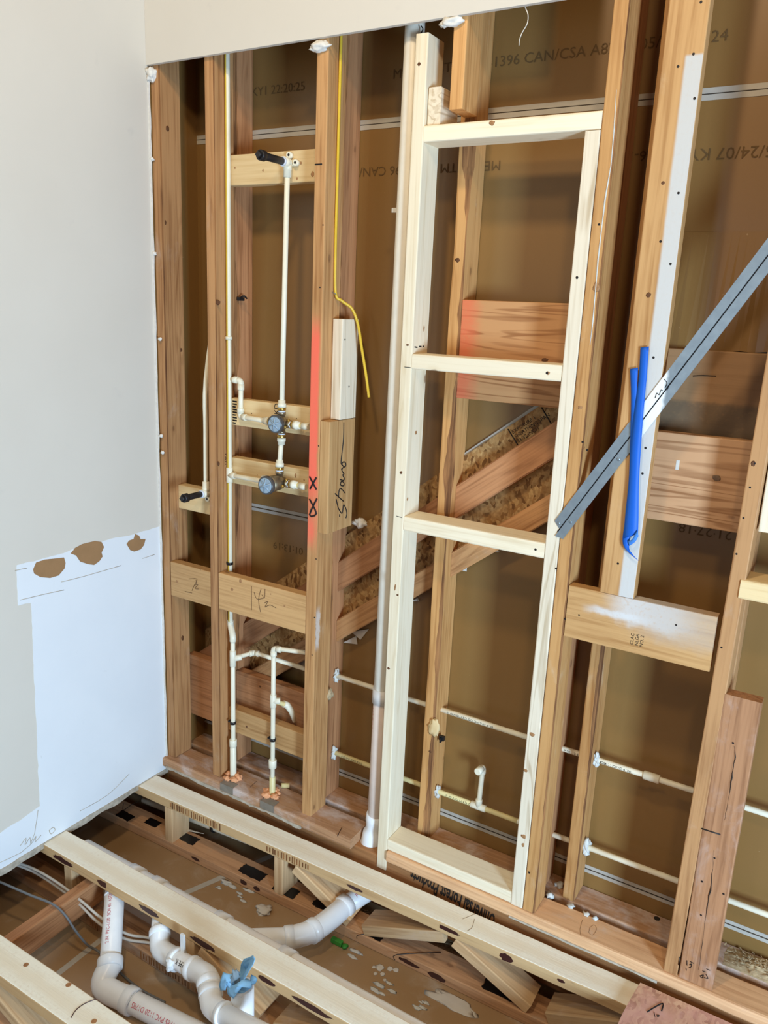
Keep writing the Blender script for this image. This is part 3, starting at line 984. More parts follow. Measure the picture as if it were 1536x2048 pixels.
ubd = tag(rail('blocking', 1.5735, 1.8675, 0.164, 0.2025, 1.46, 1.67, M['gray_board']), 'two-tone grey-brown blocking under the loose drywall paper', 'blocking')
strokes('check_crack', [[(1386, 752), (1406, 751), (1432, 752)]], {'y': 0.1638}, 0.0014, M['nail'], ubd)
fw = tag(stud('blocking', 1.912, 2.30, 0.03, 0.066, 1.272, 1.765, M['new']), 'fresh pale panel board at the right edge of the picture', 'blocking')
fr = tag(rail('frame_rail', 1.8965, 2.30, -0.004, 0.086, 1.112, 1.160, M['new_tan'], bevel=0.006), 'yellowish fresh rail starting at the leaning stud', 'frame rail')
# blocks beside the coral stud
wbk = tag(stud('stud_block', 0.6835, 0.7195, 0.052, 0.139, 1.402, 1.700, M['new_white']), 'short white block with two screw holes beside the coral-painted stud', 'lumber')
nail_dots(wbk, [(690, 679), (698, 773)], {'x': 0.7195}, 0.003)
shb = tag(stud('stud_block', 0.683, 0.7185, 0.001, 0.139, 1.052, 1.400, M['block_old']), 'tan block with the word Shower handwritten on its side', 'lumber')
PX = {'x': 0.719}
HW = [[(360, 1350), (380, 1440), (405, 1520), (455, 1592), (472, 1540), (487, 1445), (525, 1510), (542, 1600), (525, 1675)],
      [(418, 1608), (418, 1650)], [(340, 1255), (410, 1320), (488, 1388)], [(402, 1300), (408, 1210), (440, 1168), (515, 1248)],
      [(428, 1108), (444, 1055), (486, 1062), (492, 1118), (448, 1120), (428, 1090)],
      [(425, 1015), (480, 1030), (500, 1000), (470, 935), (495, 920), (462, 872), (450, 830)],
      [(452, 862), (478, 812), (520, 790), (522, 735), (485, 715), (458, 755), (492, 800)],
      [(462, 770), (444, 735), (452, 620), (470, 470), (486, 300), (490, 40)]]
strokes('handwriting', [[(630 + a / 8.533, 840 + c / 8.533) for a, c in ln] for ln in HW], PX, 0.0018, M['ink'], shb)

# stair stringer and its blocks behind the rear studs
sl = 0.78
yz = lambda x, x0, z0: z0 + sl * (x - x0)
m = MB()
x0, x1 = 0.02, 1.44
m.prism([(x0, FAR - 0.011, yz(x0, 1.293, 1.487)), (x1, FAR - 0.011, yz(x1, 1.293, 1.487)), (x1, FAR - 0.011, yz(x1, 1.019, 0.93)), (0.10, FAR - 0.011, yz(0.10, 1.019, 0.93)), (x0, FAR - 0.011, 0.25)], (0, 0.010, 0))
st = tag(m.build('stair_stringer', M['osb'], origin=(0.7, FAR, 0.6)), 'slanting strand-board stair stringer behind the rear studs', 'stair stringer')
m = MB()
d = V((1, 0, sl)).normalized()
p0 = V((1.06, FAR - 0.006, yz(1.06, 1.293, 1.487) + 0.006))
p1 = V((1.30, FAR - 0.006, yz(1.30, 1.293, 1.487) + 0.006))
nn = V((-sl, 0, 1)).normalized() * 0.004
m.prism([p0 - nn, p1 - nn, p1 + nn, p0 + nn], (0, 0.003, 0))
m.build('pale_edge_strip', M['seam'], st)
for a, b2 in (((1016, 858), (1045, 905)), ((1083, 815), (1107, 855))):
    strokes('butt_joint', [[a, b2]], {'y': FAR - 0.0112}, 0.0018, M['nail'], st)
lettering('stamped_lettering', 'EXPOSURE 1\nSHEATHING SPAN\n23/32 INCH\nSTRUCTURAL PANEL\nPS 2-92', at(1026, 868, y=FAR - 0.0116), d, V((-sl, 0, 1)), 0.015, M['print_dark'], st)
bays = ((0.001, 0.2075, 'left corner'), (0.247, 0.6215, 'valve'), (0.661, 1.0355, 'vent pipe'), (1.0745, 1.4395, 'niche'))
nmz = {'left corner': 'in the left corner bay', 'valve': 'in the bay below the valves', 'vent pipe': 'behind the white vent pipe', 'niche': 'inside the niche frame'}
for xa, xb, nm in bays:
    for (zt, zb, lab) in ((1.192, 1.085, 'upper'), (0.984, 0.902, 'lower')):
        q = [V((xa, 0.155, yz(xa, 1.019, zt))), V((xb, 0.155, yz(xb, 1.019, zt))), V((xb, 0.155, yz(xb, 1.019, zb))), V((xa, 0.155, yz(xa, 1.019, zb)))]
        if nm == 'left corner' and lab == 'lower':
            continue
        c0 = (q[0] + q[3]) / 2 + V((0, 0.019, 0))
        # slanted stick with plumb-cut ends
        mm = MB()
        zd = V((1, 0, sl)).normalized()
        mm.prism(q, (0, 0.038, 0))
        es = [e for e in mm.bm.edges if abs((e.verts[0].co - e.verts[1].co).normalized().dot(zd)) > 0.99]
        bmesh.ops.bevel(mm.bm, geom=es, offset=0.003, segments=2, affect='EDGES')
        xw = zd.cross(V((0, 1, 0)))
        T = Matrix(((xw.x, 0, zd.x, c0.x), (xw.y, 1, zd.y, c0.y), (xw.z, 0, zd.z, c0.z), (0, 0, 0, 1)))
        if T.determinant() < 0:
            xw = -xw
            T = Matrix(((xw.x, 0, zd.x, c0.x), (xw.y, 1, zd.y, c0.y), (xw.z, 0, zd.z, c0.z), (0, 0, 0, 1)))
        inv = T.inverted()
        bmesh.ops.recalc_face_normals(mm.bm, faces=mm.bm.faces[:])
        for v_ in mm.bm.verts:
            v_.co = inv @ v_.co
        me = bpy.data.meshes.new('slanted_block')
        mm.bm.to_mesh(me)
        mm.bm.free()
        o = link('slanted_block', me, M['old_red'] if lab == 'upper' else M['old'])
        o.matrix_basis = T
        tag(o, '%s slanting board %s, fixed along the stair stringer' % (lab, nmz[nm]), 'blocking')

# ================================================================== FLOOR TRUSSES
def truss(y0, y1, label, webs, glue, teeth):
    yc0 = (y0[0] + y0[1]) / 2
    yc1 = (y1[0] + y1[1]) / 2
    X0, X1 = -0.88, 2.9
    f = lambda x: yc0 + (yc1 - yc0) * x / 1.8
    t_ = thing('floor_truss', (0.5, f(0.5), -0.233), label, 'floor truss', 'floor trusses')
    board('top_chord', (X0, f(X0), -0.037), (X1, f(X1), -0.037), (0, 1, 0), 0.089, 0.037, M['chord'], t_, bevel=0.003, rough=0.0015)
    board('bottom_chord', (X0, f(X0), -0.214), (X1, f(X1), -0.214), (0, 1, 0), 0.089, 0.037, M['chord_low'], t_, bevel=0.003, rough=0.001)
    for kind, a, b_ in webs:
        if kind == 'v':
            board('web', (a, f(a), -0.1955), (a, f(a), -0.0555), (1, 0, 0), 0.038, 0.086, M['web'], t_)
        else:
            xa, xb = a, b_
            board('web', (xa, f(xa), -0.18), (xb, f(xb), -0.071), (0, 1, 0), 0.086, 0.037, M['web'], t_)
    for gx, gz, gw, gh, seed in glue:
        mm = MB()
        y = f(gx) - 0.0452
        n_ = 18
        pts_ = [V((gx + gw * math.cos(2 * math.pi * i / n_) * (1 + 0.5 * noise.noise(V((seed, i * 1.3, 0)))), y, max(gz - 0.018, min(gz + 0.018, gz + gh * math.sin(2 * math.pi * i / n_) * (1 + 0.5 * noise.noise(V((seed + 4, i * 0.7, 0)))))))) for i in range(n_)]
        mm.prism(pts_, (0, 0.002, 0))
        mm.build('glue_stain', M['glue'], t_)
    for xa, xb, z, n_ in teeth:
        for i in range(n_):
            mm = MB()
            x = xa + (xb - xa) * (i + 0.5) / n_
            h = 0.013 * (0.6 + 0.5 * random.random())
            x += random.uniform(-0.25, 0.25) * (xb - xa) / n_
            wdt = (xb - xa) / n_ * 0.42 / 2
            y = f(x) - 0.0452
            mm.box((x - wdt, y - 0.0002, z - h), (x + wdt, y + 0.002, z + h))
            mm.build('finger_joint', M['bark'], t_)
    return t_, f


T1Y = -0.146
xw = lambda px, py: at(px, py, y=T1Y).x
t1, f1 = truss((-0.149, -0.060), (-0.112, -0.023), 'floor truss nearest the open wall', [
    ('v', xw(336, 1640), 0), ('v', xw(552, 1745), 0), ('d', xw(690, 1835), xw(582, 1735)), ('d', xw(720, 1850), xw(880, 1850)), ('d', xw(1050, 2010), xw(900, 1880)), ('d', xw(1090, 2010), xw(1300, 2000))],
    [(0.28, -0.214, 0.02, 0.006, 1), (0.50, -0.214, 0.018, 0.009, 2), (0.56, -0.214, 0.014, 0.008, 3), (0.95, -0.037, 0.03, 0.006, 4), (1.27, -0.034, 0.045, 0.007, 5), (1.46, -0.040, 0.022, 0.012, 6), (1.62, -0.034, 0.012, 0.005, 7), (1.15, -0.214, 0.04, 0.007, 8), (1.25, -0.216, 0.03, 0.010, 9)],
    [(0.16, 0.40, -0.037, 24), (0.60, 0.78, -0.037, 16)])
t2, f2 = truss((-0.553, -0.463), (-0.570, -0.480), 'floor truss whose top chord hides the drain elbows', [
    ('v', 0.12, 0), ('v', 0.66, 0), ('d', 0.92, 0.70), ('d', 0.98, 1.22)],
    [(0.10, -0.038, 0.05, 0.009, 11), (0.30, -0.036, 0.03, 0.011, 12), (0.50, -0.036, 0.04, 0.009, 13), (0.72, -0.038, 0.05, 0.01, 14), (0.95, -0.036, 0.03, 0.008, 15), (1.1, -0.036, 0.06, 0.009, 16)],
    [(0.22, 0.30, -0.214, 8), (0.45, 0.75, -0.214, 26)])
t3, f3 = truss((-0.953, -0.864), (-0.950, -0.861), 'floor truss in the near left corner with a curved dark crack', [('v', 0.9, 0), ('d', 0.5, 0.2)], [], [(0.15, 0.35, -0.037, 18)])
strokes('curved_crack', [[(142, 2036), (152, 2020), (170, 2007), (193, 1998)]], {'z': -0.0183}, 0.0014, M['glue'], t3)
for kx, ky in ((52, 1930), (137, 1970), (188, 2043)):
    m = MB()
    m.lathe(at(kx, ky, z=-0.019), (0, 0, 1), [(0, 0.008), (0.0012, 0.007)], 12)
    m.build('knot', M['rim'], t3)
strokes('shallow_crack', [[(949, 1838), (944, 1855), (934, 1862)], [(925, 1838), (950, 1828)]], {'z': -0.0186}, 0.0006, M['pencil'], t1)
# black smears of the toothed plates on the bottom chord
for px, py, a, b2, sd in ((250, 1632, 0.035, 0.018, 1), (305, 1645, 0.03, 0.018, 2), (372, 1675, 0.05, 0.02, 3), (505, 1745, 0.05, 0.022, 4), (572, 1780, 0.045, 0.022, 5), (642, 1810, 0.03, 0.015, 6), (750, 1870, 0.028, 0.016, 7), (1000, 1980, 0.05, 0.02, 8)):
    c = at(px, py, z=-0.1945)
    yc = f1(c.x)
    c.y = min(max(c.y, yc - 0.024), yc + 0.024)
    n_ = 22
    mm = MB()
    out = []
    for (ax, ay), (bx_, by_) in zip(((-a, -b2), (a, -b2), (a, b2), (-a, b2)), ((a, -b2), (a, b2), (-a, b2), (-a, -b2))):
        for q_ in range(8):
            f_ = q_ / 8
            nx = 0.006 * noise.noise(V((sd * 3 + q_ * 1.7, ax * 90, by_ * 90)))
            out.append(V((c.x + ax + (bx_ - ax) * f_ + nx, c.y + ay + (by_ - ay) * f_ + nx * 0.8, -0.1958)))
    mm.prism(out, (0, 0, 0.0016))
    mm.build('black_smear', M['tar'], t1)
for ln in ([(714, 1877), (716, 1870), (746, 1867)], [(745, 1850), (746, 1868), (776, 1872)], [(790, 1920), (794, 1909), (882, 1905)]):
    strokes('black_drip', [ln], {'z': -0.1945}, 0.0012, M['tar'], t1)

# strongback between the trusses
sb0, sb1 = at(200, 1790, z=-0.085), at(12, 1893, z=-0.085)
sbk = tag(board('strongback', (0.20, -0.50, -0.125), (0.215, -1.25, -0.125), (1, 0, 0), 0.038, 0.088, M['old_red']), 'orange strongback board crossing under the trusses at lower left', 'strongback')

# sheet of subfloor left at right
m = MB()
sf = [at(1291, 1955, z=0.0), at(1262, 2010, z=0.0), at(1240, 2060, z=0.0)]
m.prism([V((1.812, -0.036, 0)), V((3.2, -0.036, 0)), V((3.2, -2.6, 0)), V((1.77, -2.6, 0)), V((1.79, -0.4, 0)), V((1.798, -0.16, 0)), V((1.806, -0.08, 0))], (0, 0, -0.017))
sfl = tag(m.build('subfloor_panel', M['osb_floor'], origin=(2.4, -1.0, -0.017)), 'pink-stained strand-board subfloor at the lower right corner', 'subfloor')
strokes('marker_arrow', [[(1294, 2024), (1310, 2014), (1326, 2007), (1323, 2022)]], {'z': 0.0004}, 0.0018, M['ink'], sfl)
strokes('marker_writing', [[(1308, 2024), (1310, 2033)], [(1313, 2030), (1319, 2031), (1314, 2034)]], {'z': 0.0004}, 0.0009, M['ink'], sfl)

# ================================================================== PLUMBING
R12, R34 = 0.0080, 0.0108
FR = 1.38   # fitting radius over pipe


def socket(mb, c, d, L, r, lip=True):
    """hub of a fitting from c along d"""
    d = V(d).normalized()
    prof = [(0, r * FR), (L - 0.003, r * FR), (L - 0.0008, r * FR), (L, r * FR * 0.96), (L + 0.0001, r * 1.02)]
    mb.lathe(c, d, prof, 18)


def elbow(mb, a, c, b2, r, L=0.018):
    """quarter bend with hubs: from direction a through corner c to direction b2"""
    c = V(c)
    da, db = (V(a) - c).normalized(), (V(b2) - c).normalized()
    k = L * 0.55
    pts = []
    for i in range(9):
        t = i / 8
        p = (c + da * k) * (1 - t) ** 2 + c * 2 * t * (1 - t) + (c + db * k) * t * t
        pts.append(p)
    mb.tube(pts, r * 1.28, 16)
    socket(mb, c + da * k * 0.9, da, L * 0.75, r)
    socket(mb, c + db * k * 0.9, db, L * 0.75, r)


def tee(mb, c, d, side, r, L=0.022):
    d, side = V(d).normalized(), V(side).normalized()
    c = V(c)
    mb.cyl(c - d * L, c + d * L, r * FR)
    socket(mb, c, side, L, r)


def part(name, mat, parent, fn):
    m_ = MB()
    fn(m_)
    return m_.build(name, mat, parent)


def clip_on(parent, c, d, r, label=None):
    """black strap clip round a pipe, a part of the run it holds"""
    def f(m_):
        d_ = V(d).normalized()
        m_.lathe(V(c) - d_ * 0.005, d_, [(0, r * 1.05), (0.0005, r * 1.45), (0.0095, r * 1.45), (0.010, r * 1.05)], 16)
        m_.box(V(c) + V((-r * 2.4, 0.0, -0.004)), V(c) + V((0, r * 1.6, 0.005)), 0.001)
        m_.box(V(c) + V((-r * 2.6, -r * 0.6, -0.002)), V(c) + V((-r * 1.2, r * 1.2, 0.003)), 0.001)
    return part('pipe_clip', M['clip'], parent, f)


def line_at(px0, py0, px1, py1, y):
    return at(px0, py0, y=y), at(px1, py1, y=y)


# --- hot riser with the yellow stripe
RY = 0.047
xr = 0.2795
HT = V((xr - 0.002, RY, 2.96))
zt1 = at(460, 950, y=RY).z
HB = V((xr + 0.002, RY, at(462, 1250, y=RY).z))
hot = thing('riser_pipe', (xr, RY, PZ), 'tall cream riser pipe with a yellow stripe along the second stud', 'water pipe')
part('pipe', M['cpvc'], hot, lambda m_: m_.cyl(HT, HB, R12))


def stripe(m_):
    bmv = m_.bm
    # narrow band on the pipe's left front
    prev = None
    for i in range(2):
        c = HT if i == 0 else HB
        ring = []
        for a in (math.radians(222), math.radians(245), math.radians(268), math.radians(288)):
            ring.append(bmv.verts.new(c + V((math.cos(a), math.sin(a), 0)) * (R12 + 0.0003)))
        if prev:
            for j in range(3):
                bmv.faces.new((prev[j], prev[j + 1], ring[j + 1], ring[j]))
        prev = ring


part('yellow_stripe', M['stripe'], hot, stripe)
lettering('handwriting', 'HOT', V((xr - 0.006, RY - R12 - 0.0008, zt1 + 0.034)), (0, 0, 1), (-1, 0, 0), 0.02, M['ink'], hot)
T0 = V((xr, RY, zt1))
LVX, LVZ = 0.507, 1.181      # lower valve axis
UVX, UVZ = 0.513, 1.372      # upper valve axis
VY = 0.030
part('tee', M['cpvc_fit'], hot, lambda m_: tee(m_, T0, (0, 0, 1), (1, 0, 0), R12, 0.026))
part('side_pipe', M['cpvc'], hot, lambda m_: m_.cyl(T0, V((LVX - 0.042, VY, zt1 + 0.004)), R12))
clip_on(hot, V((xr, RY, at(444, 675, y=RY).z)), (0, 0, 1), R12).data.materials[0] = M['cpvc_fit']
clip_on(hot, V((xr, RY, at(462, 1127, y=RY).z)), (0, 0, 1), R12)
E1 = HB
E2 = V((xr + 0.016, 0.030, HB.z - 0.028))
bz = at(464, 1560, y=0.03).z
C1x = at(466, 1400, y=0.03).x
BT = V((C1x, 0.030, PZ - 0.03))
E2 = V((C1x, 0.030, HB.z - 0.03))
part('offset_elbow', M['cpvc_fit'], hot, lambda m_: (m_.tube([HB + V((0, 0, 0.016)), HB, E2, E2 - V((0, 0, 0.02))], R12 * 1.4, 16, 4)))
part('pipe', M['cpvc'], hot, lambda m_: m_.cyl(E2, BT, R12 * 1.05))
zt2 = at(469, 1318, y=0.03).z
part('tee', M['cpvc_fit'], hot, lambda m_: tee(m_, V((C1x, 0.03, zt2)), (0, 0, 1), (0.5, 0.8, 0), R12, 0.03))
part('coupling', M['cpvc_fit'], hot, lambda m_: m_.cyl(V((C1x, 0.03, at(465, 1478, y=0.03).z)), V((C1x, 0.03, at(464, 1492, y=0.03).z)), R12 * 1.7))
part('pipe', M['cpvc'], hot, lambda m_: m_.cyl(V((C1x, 0.03, at(464, 1492, y=0.03).z)), V((C1x, 0.03, -0.06)), R34 * 1.1))
bk = at(509, 1305, y=0.10)
bk2 = at(640, 1342, y=0.10)
part('side_pipe', M['cpvc'], hot, lambda m_: m_.tube([V((C1x, 0.03, zt2)), bk, V((0.648, 0.10, bk.z - 0.0))], R12, 14))
part('elbow', M['cpvc_fit'], hot, lambda m_: elbow(m_, V((C1x, 0.03, zt2)), bk, V((0.7, 0.10, bk.z)), R12, 0.016))
clip_on(hot, V((C1x, 0.03, at(466, 1445, y=0.03).z)), (0, 0, 1), R12)

# --- cold riser
C2x = at(546, 1440, y=0.026).x
ctop = V((C2x, 0.026, at(552, 1298, y=0.026).z))
cold = thing('riser_pipe', (C2x, 0.026, PZ), 'shorter cream riser pipe with a drooping side elbow, right of the striped riser', 'water pipe')
part('pipe', M['cpvc'], cold, lambda m_: m_.cyl(ctop, V((C2x, 0.026, 0.10)), R12))
part('pipe', M['cpvc_old'], cold, lambda m_: m_.cyl(V((C2x, 0.026, 0.11)), V((C2x, 0.026, -0.16)), R34))
part('elbow', M['cpvc_fit'], cold, lambda m_: elbow(m_, ctop - V((0, 0, 0.1)), ctop, ctop + V((0.1, 0.02, 0)), R12, 0.022))
part('side_pipe', M['cpvc'], cold, lambda m_: m_.cyl(ctop, V((0.65, 0.08, ctop.z)), R12))
ct = V((C2x, 0.026, at(547, 1402, y=0.026).z))
part('tee', M['cpvc_fit'], cold, lambda m_: tee(m_, ct, (0, 0, 1), (0.8, 0.6, 0), R12, 0.024))
ce = at(574, 1410, y=0.07)
ce2 = at(589, 1443, y=0.085)
part('side_pipe', M['cpvc_old'], cold, lambda m_: m_.cyl(ct, ce, R12))
part('drooping_elbow', M['cpvc_fit'], cold, lambda m_: m_.tube([ce - (ce - ct) * 0.25, ce, ce.lerp(ce2, 0.4) + V((0.006, 0, 0.004)), ce2], [R12 * 1.5, R12 * 1.5, R12 * 1.35, R12 * 0.8], 16))
part('coupling', M['cpvc_fit'], cold, lambda m_: (m_.cyl(V((C2x, 0.026, at(542, 1518, y=0.026).z)), V((C2x, 0.026, at(542, 1534, y=0.026).z)), R12 * 1.75)))
clip_on(cold, V((C2x, 0.026, at(541, 1477, y=0.026).z)), (0, 0, 1), R12)

# --- foam and nail plates where the risers pass the plate
for cx, nm_ in ((C1x, 'striped riser'), (C2x, 'cold riser')):
    fo = thing('pipe_foam', (cx, 0.028, PZ), 'orange foam squeezed out around the %s on the bottom plate' % nm_, 'foam sealant')
    rnd = random.Random(cx)
    for i in range(9):
        a = i * 0.7 + rnd.random()
        part('foam_lump', M['foam'], fo, lambda m_: m_.lump(V((cx + 0.024 * math.cos(a), 0.022 + 0.022 * math.sin(a), PZ + 0.006)), 0.0098 * (0.7 + 0.7 * rnd.random()), (1.3, 1, 0.8), 0.4, 2.0, 3, i + cx * 9))
    npx = MB()
    npx.box((cx - 0.012, -0.0278, 0.012), (cx + 0.048, -0.0262, 0.0385)).box((cx - 0.012, -0.0278, 0.0385), (cx + 0.048, 0.004, 0.0398))
    tag(npx.build('nail_plate', M['tin']), 'dull metal nail plate bent over the bottom plate at the %s' % nm_, 'nail plate')
stub = MB()
c = at(563, 1571, z=PZ + 0.010)
stub.lathe(c, (-1, -0.9, 0.12), [(-0.028, 0.0088), (0, 0.0088), (0, 0.0062), (-0.026, 0.0062)], 16, cap=False)
tag(stub.build('pipe_offcut', M['cpvc_old']), 'small cream pipe offcut lying on the bottom plate behind the orange foam', 'pipe offcut')


# --- valves
def valve(x, z, label, y_face, body_r, body_l, g):
    v_ = thing('mixing_valve', (x, VY, z), label, 'shower valve', g)
    part('body', M['bronze'], v_, lambda m_: m_.lathe((x, y_face + 0.012, z), (0, 1, 0), [(0, body_r * 0.98), (body_l * 0.8, body_r * 0.9), (body_l, body_r * 0.55), (body_l + 0.012, body_r * 0.5)], 24))
    gd = part('plaster_guard', M['guard_ring'], v_, lambda m_: m_.lathe((x, y_face, z), (0, 1, 0), [(0.002, body_r * 0.92), (0, body_r * 1.0), (0.002, body_r * 1.08), (0.012, body_r * 1.1), (0.016, body_r * 1.02)], 28))
    part('guard_face', M['guard'], gd, lambda m_: m_.lathe((x, y_face - 0.001, z), (0, 1, 0), [(0, body_r * 0.86), (0.003, body_r * 0.92)], 28))

    def cross(m_):
        for k_ in range(3):
            a = math.radians(20 + 60 * k_)
            d_ = V((math.cos(a), 0, math.sin(a))) * body_r * 0.8
            m_.tube([V((x, y_face - 0.0015, z)) - d_, V((x, y_face - 0.003, z)), V((x, y_face - 0.0015, z)) + d_], 0.0022, 8)
    part('guard_ribs', M['guard'], gd, cross)
    ym = VY
    # ports
    for nm_, d_, L in (('inlet', (-1, 0, 0), 0.042), ('side_outlet', (1, 0, 0), 0.045), ('top_outlet', (0, 0, 1), 0.044), ('bottom_outlet', (0, 0, -1), 0.040)):
        d_ = V(d_)
        if nm_ == 'bottom_outlet' and z < 1.25:
            continue
        c0 = V((x, ym, z))
        part(nm_, M['bronze'], v_, lambda m_: m_.lathe(c0, d_, [(0.006, 0.011), (L * 0.62, 0.011), (L * 0.62, 0.0135), (L * 0.8, 0.0135), (L * 0.8, 0.010), (L, 0.010)], 18))
        part('thread_tape', M['teflon'], v_, lambda m_: m_.lathe(c0 + d_ * (L * 0.8), d_, [(0, 0.0118), (0.005, 0.0118)], 18))
        part('brass_nut', M['brass'], v_, lambda m_: m_.lathe(c0 + d_ * (L * 0.9), d_, [(0, 0.0125), (0.001, 0.0138), (0.011, 0.0138), (0.012, 0.0125)], 6 if nm_ == 'side_outlet' else 18))
        part('adapter', M['cpvc_fit'], v_, lambda m_: m_.lathe(c0 + d_ * (L + 0.006), d_, [(0, 0.0138), (0.012, 0.0138), (0.0125, 0.0115), (0.022, 0.0115), (0.0225, 0.008)], 18))
    # capped stub on the right
    c0 = V((x, ym, z)) + V((0.045, 0, 0))
    part('capped_stub', M['cpvc_old'], v_, lambda m_: m_.cyl(c0 + V((0.02, 0, 0)), c0 + V((0.048, 0, 0)), R12))
    part('stub_cap', M['cpvc_fit'], v_, lambda m_: m_.lathe(c0 + V((0.038, 0, 0)), (1, 0, 0), [(0, 0.0112), (0.02, 0.0112), (0.024, 0.0095)], 18))
    part('stop_screw', M['brass'], v_, lambda m_: (m_.ball(V((x + 0.026, ym - 0.016, z - 0.008)), 0.006, 10), m_.ball(V((x + 0.034, ym - 0.008, z + 0.012)), 0.0055, 10)))
    return v_


uv = valve(UVX, UVZ, 'upper brass mixing valve with a blue-grey guard, fed by the long shower pipe', -0.006, 0.0265, 0.030, 'mixing valves')
lv = valve(LVX, LVZ, 'lower brass mixing valve with a longer body, fed by the tee of the striped riser', -0.042, 0.0275, 0.068, 'mixing valves')
xo = thing('water_pipe', (0.5, VY, 1.24), 'short cream pipe joining the upper and lower valves', 'water pipe')
xm = (UVX + LVX) / 2
part('pipe', M['cpvc'], xo, lambda m_: m_.cyl(V((LVX, VY, LVZ + 0.06)), V((UVX, VY, UVZ - 0.055)), R12))
# upper inlet run coming from behind the riser
y2 = 0.045
a0 = V((xr + 0.01, 0.075, at(460, 756, y=0.05).z))
a1 = at(491, 762, y=0.05)
a2 = at(483, 836, y=0.05)
a3 = V((UVX - 0.055, VY, UVZ))
a2 = V((a2.x, 0.045, UVZ))
a1 = V((a2.x + 0.0, 0.048, a1.z))
a0 = V((xr + 0.012, 0.048, a1.z))
inl = thing('water_pipe', a1, 'cream pipe stepping down through two elbows into the upper valve', 'water pipe')
part('pipe', M['cpvc'], inl, lambda m_: m_.cyl(a0, a1, R12))
part('elbow', M['cpvc_fit'], inl, lambda m_: elbow(m_, a0, a1, a2, R12, 0.024))
part('pipe', M['cpvc'], inl, lambda m_: m_.cyl(a1, a2, R12))
part('elbow', M['cpvc_fit'], inl, lambda m_: elbow(m_, a1, a2, a3, R12, 0.022))
part('pipe', M['cpvc'], inl, lambda m_: m_.cyl(a2, a3, R12))


# --- shower head pipe with drop-ear elbow and iron nipple
def drop_ear(t_, c, ny, up):
    """c: corner of the elbow; nipple along -y to ny; pipe along up"""
    part('drop_ear_elbow', M['cpvc_fit'], t_, lambda m_: (
        m_.lathe(c + V(up) * 0.006, up, [(0, 0.0125), (0.014, 0.0125), (0.0145, 0.0115), (0.034, 0.0115), (0.0345, 0.008)], 18),
        m_.ball(c, 0.0135, 14),
        m_.lathe(c, (0, -1, 0), [(0, 0.0125), (0.006, 0.0145), (0.020, 0.0145)], 18),
        m_.box(c + V((-0.026, 0.010, -0.008)), c + V((0.026, 0.017, 0.010)), 0.003),
        m_.lathe(c + V((0.024, 0.004, 0.0)), (0, 1, 0), [(0, 0.009), (0.013, 0.009)], 14),
        m_.lathe(c + V((0.0, 0.004, 0.022)) if up[2] < 0 else c + V((0, 0.004, -0.022)), (0, 1, 0), [(0, 0.009), (0.013, 0.009)], 14)))
    for off in (V((0.024, 0.0035, 0)), V((0, 0.0035, 0.022)) if up[2] < 0 else V((0, 0.0035, -0.022))):
        part('screw_hole', M['nail'], t_, lambda m_: m_.lathe(c + off, (0, 1, 0), [(0, 0.004), (0.002, 0.004)], 12))
    part('thread_tape', M['teflon'], t_, lambda m_: m_.lathe(c + V((0, -0.019, 0)), (0, -1, 0), [(0, 0.0128), (0.008, 0.0125)], 18))
    part('iron_nipple', M['iron'], t_, lambda m_: m_.cyl(c + V((0, -0.024, 0)), V((c.x, ny, c.z)), 0.0105))
    part('iron_cap', M['iron'], t_, lambda m_: (m_.lathe(V((c.x, ny + 0.004, c.z)), (0, -1, 0), [(0, 0.0125), (0.001, 0.0148), (0.018, 0.0148), (0.020, 0.013)], 18), m_.lathe(V((c.x, ny - 0.014, c.z)), (0, -1, 0), [(0, 0.0115), (0.010, 0.0105), (0.011, 0.009)], 4)))


sc = at(551, 327, y=0.043)
sc = V((UVX + 0.001, 0.043, sc.z))
sh = thing('shower_pipe', sc, 'straight cream pipe from the upper valve to a black capped stub near the top', 'water pipe')
part('pipe', M['cpvc'], sh, lambda m_: m_.cyl(V((UVX, VY, UVZ + 0.06)), sc, R12))
drop_ear(sh, sc, -0.068, (0, 0, -1))
lettering('printed_lettering', 'CPVC 4120 1/2 IN SDR 11 ASTM D2846 100 PSI', V((UVX + 0.0005, 0.037, UVZ + 0.10)), (0, 0, 1), (-0.82, -0.57, 0), 0.0085, M['ink'], sh, bend=R12 + 0.0003)
lc = at(412, 986, y=0.030)
ls = thing('spout_pipe', lc, 'lower black capped pipe stub on the short blocking near the left wall', 'water pipe')
drop_ear(ls, lc, -0.062, (0, 0, 1))
tp = V((0.222, 0.10, 1.75))
part('pipe', M['cpvc'], ls, lambda m_: m_.tube([lc + V((0, 0, 0.02)), lc + V((0.002, 0, 0.22)), V((lc.x + 0.006, lc.y, 1.48)), V((lc.x + 0.012, lc.y + 0.05, 1.75))], R12, 14, 4))

# --- horizontal runs through the rear studs
def run(name, label, p0, p1, y, zones, g=None):
    t_ = thing(name, V(p0), label, 'water pipe', g)
    for i, (xa, xb, mt) in enumerate(zones):
        fa, fb = (xa - p0.x) / (p1.x - p0.x), (xb - p0.x) / (p1.x - p0.x)
        part('pipe', mt, t_, lambda m_: m_.cyl(p0.lerp(p1, fa), p0.lerp(p1, fb), R12 * 1.02))
    return t_


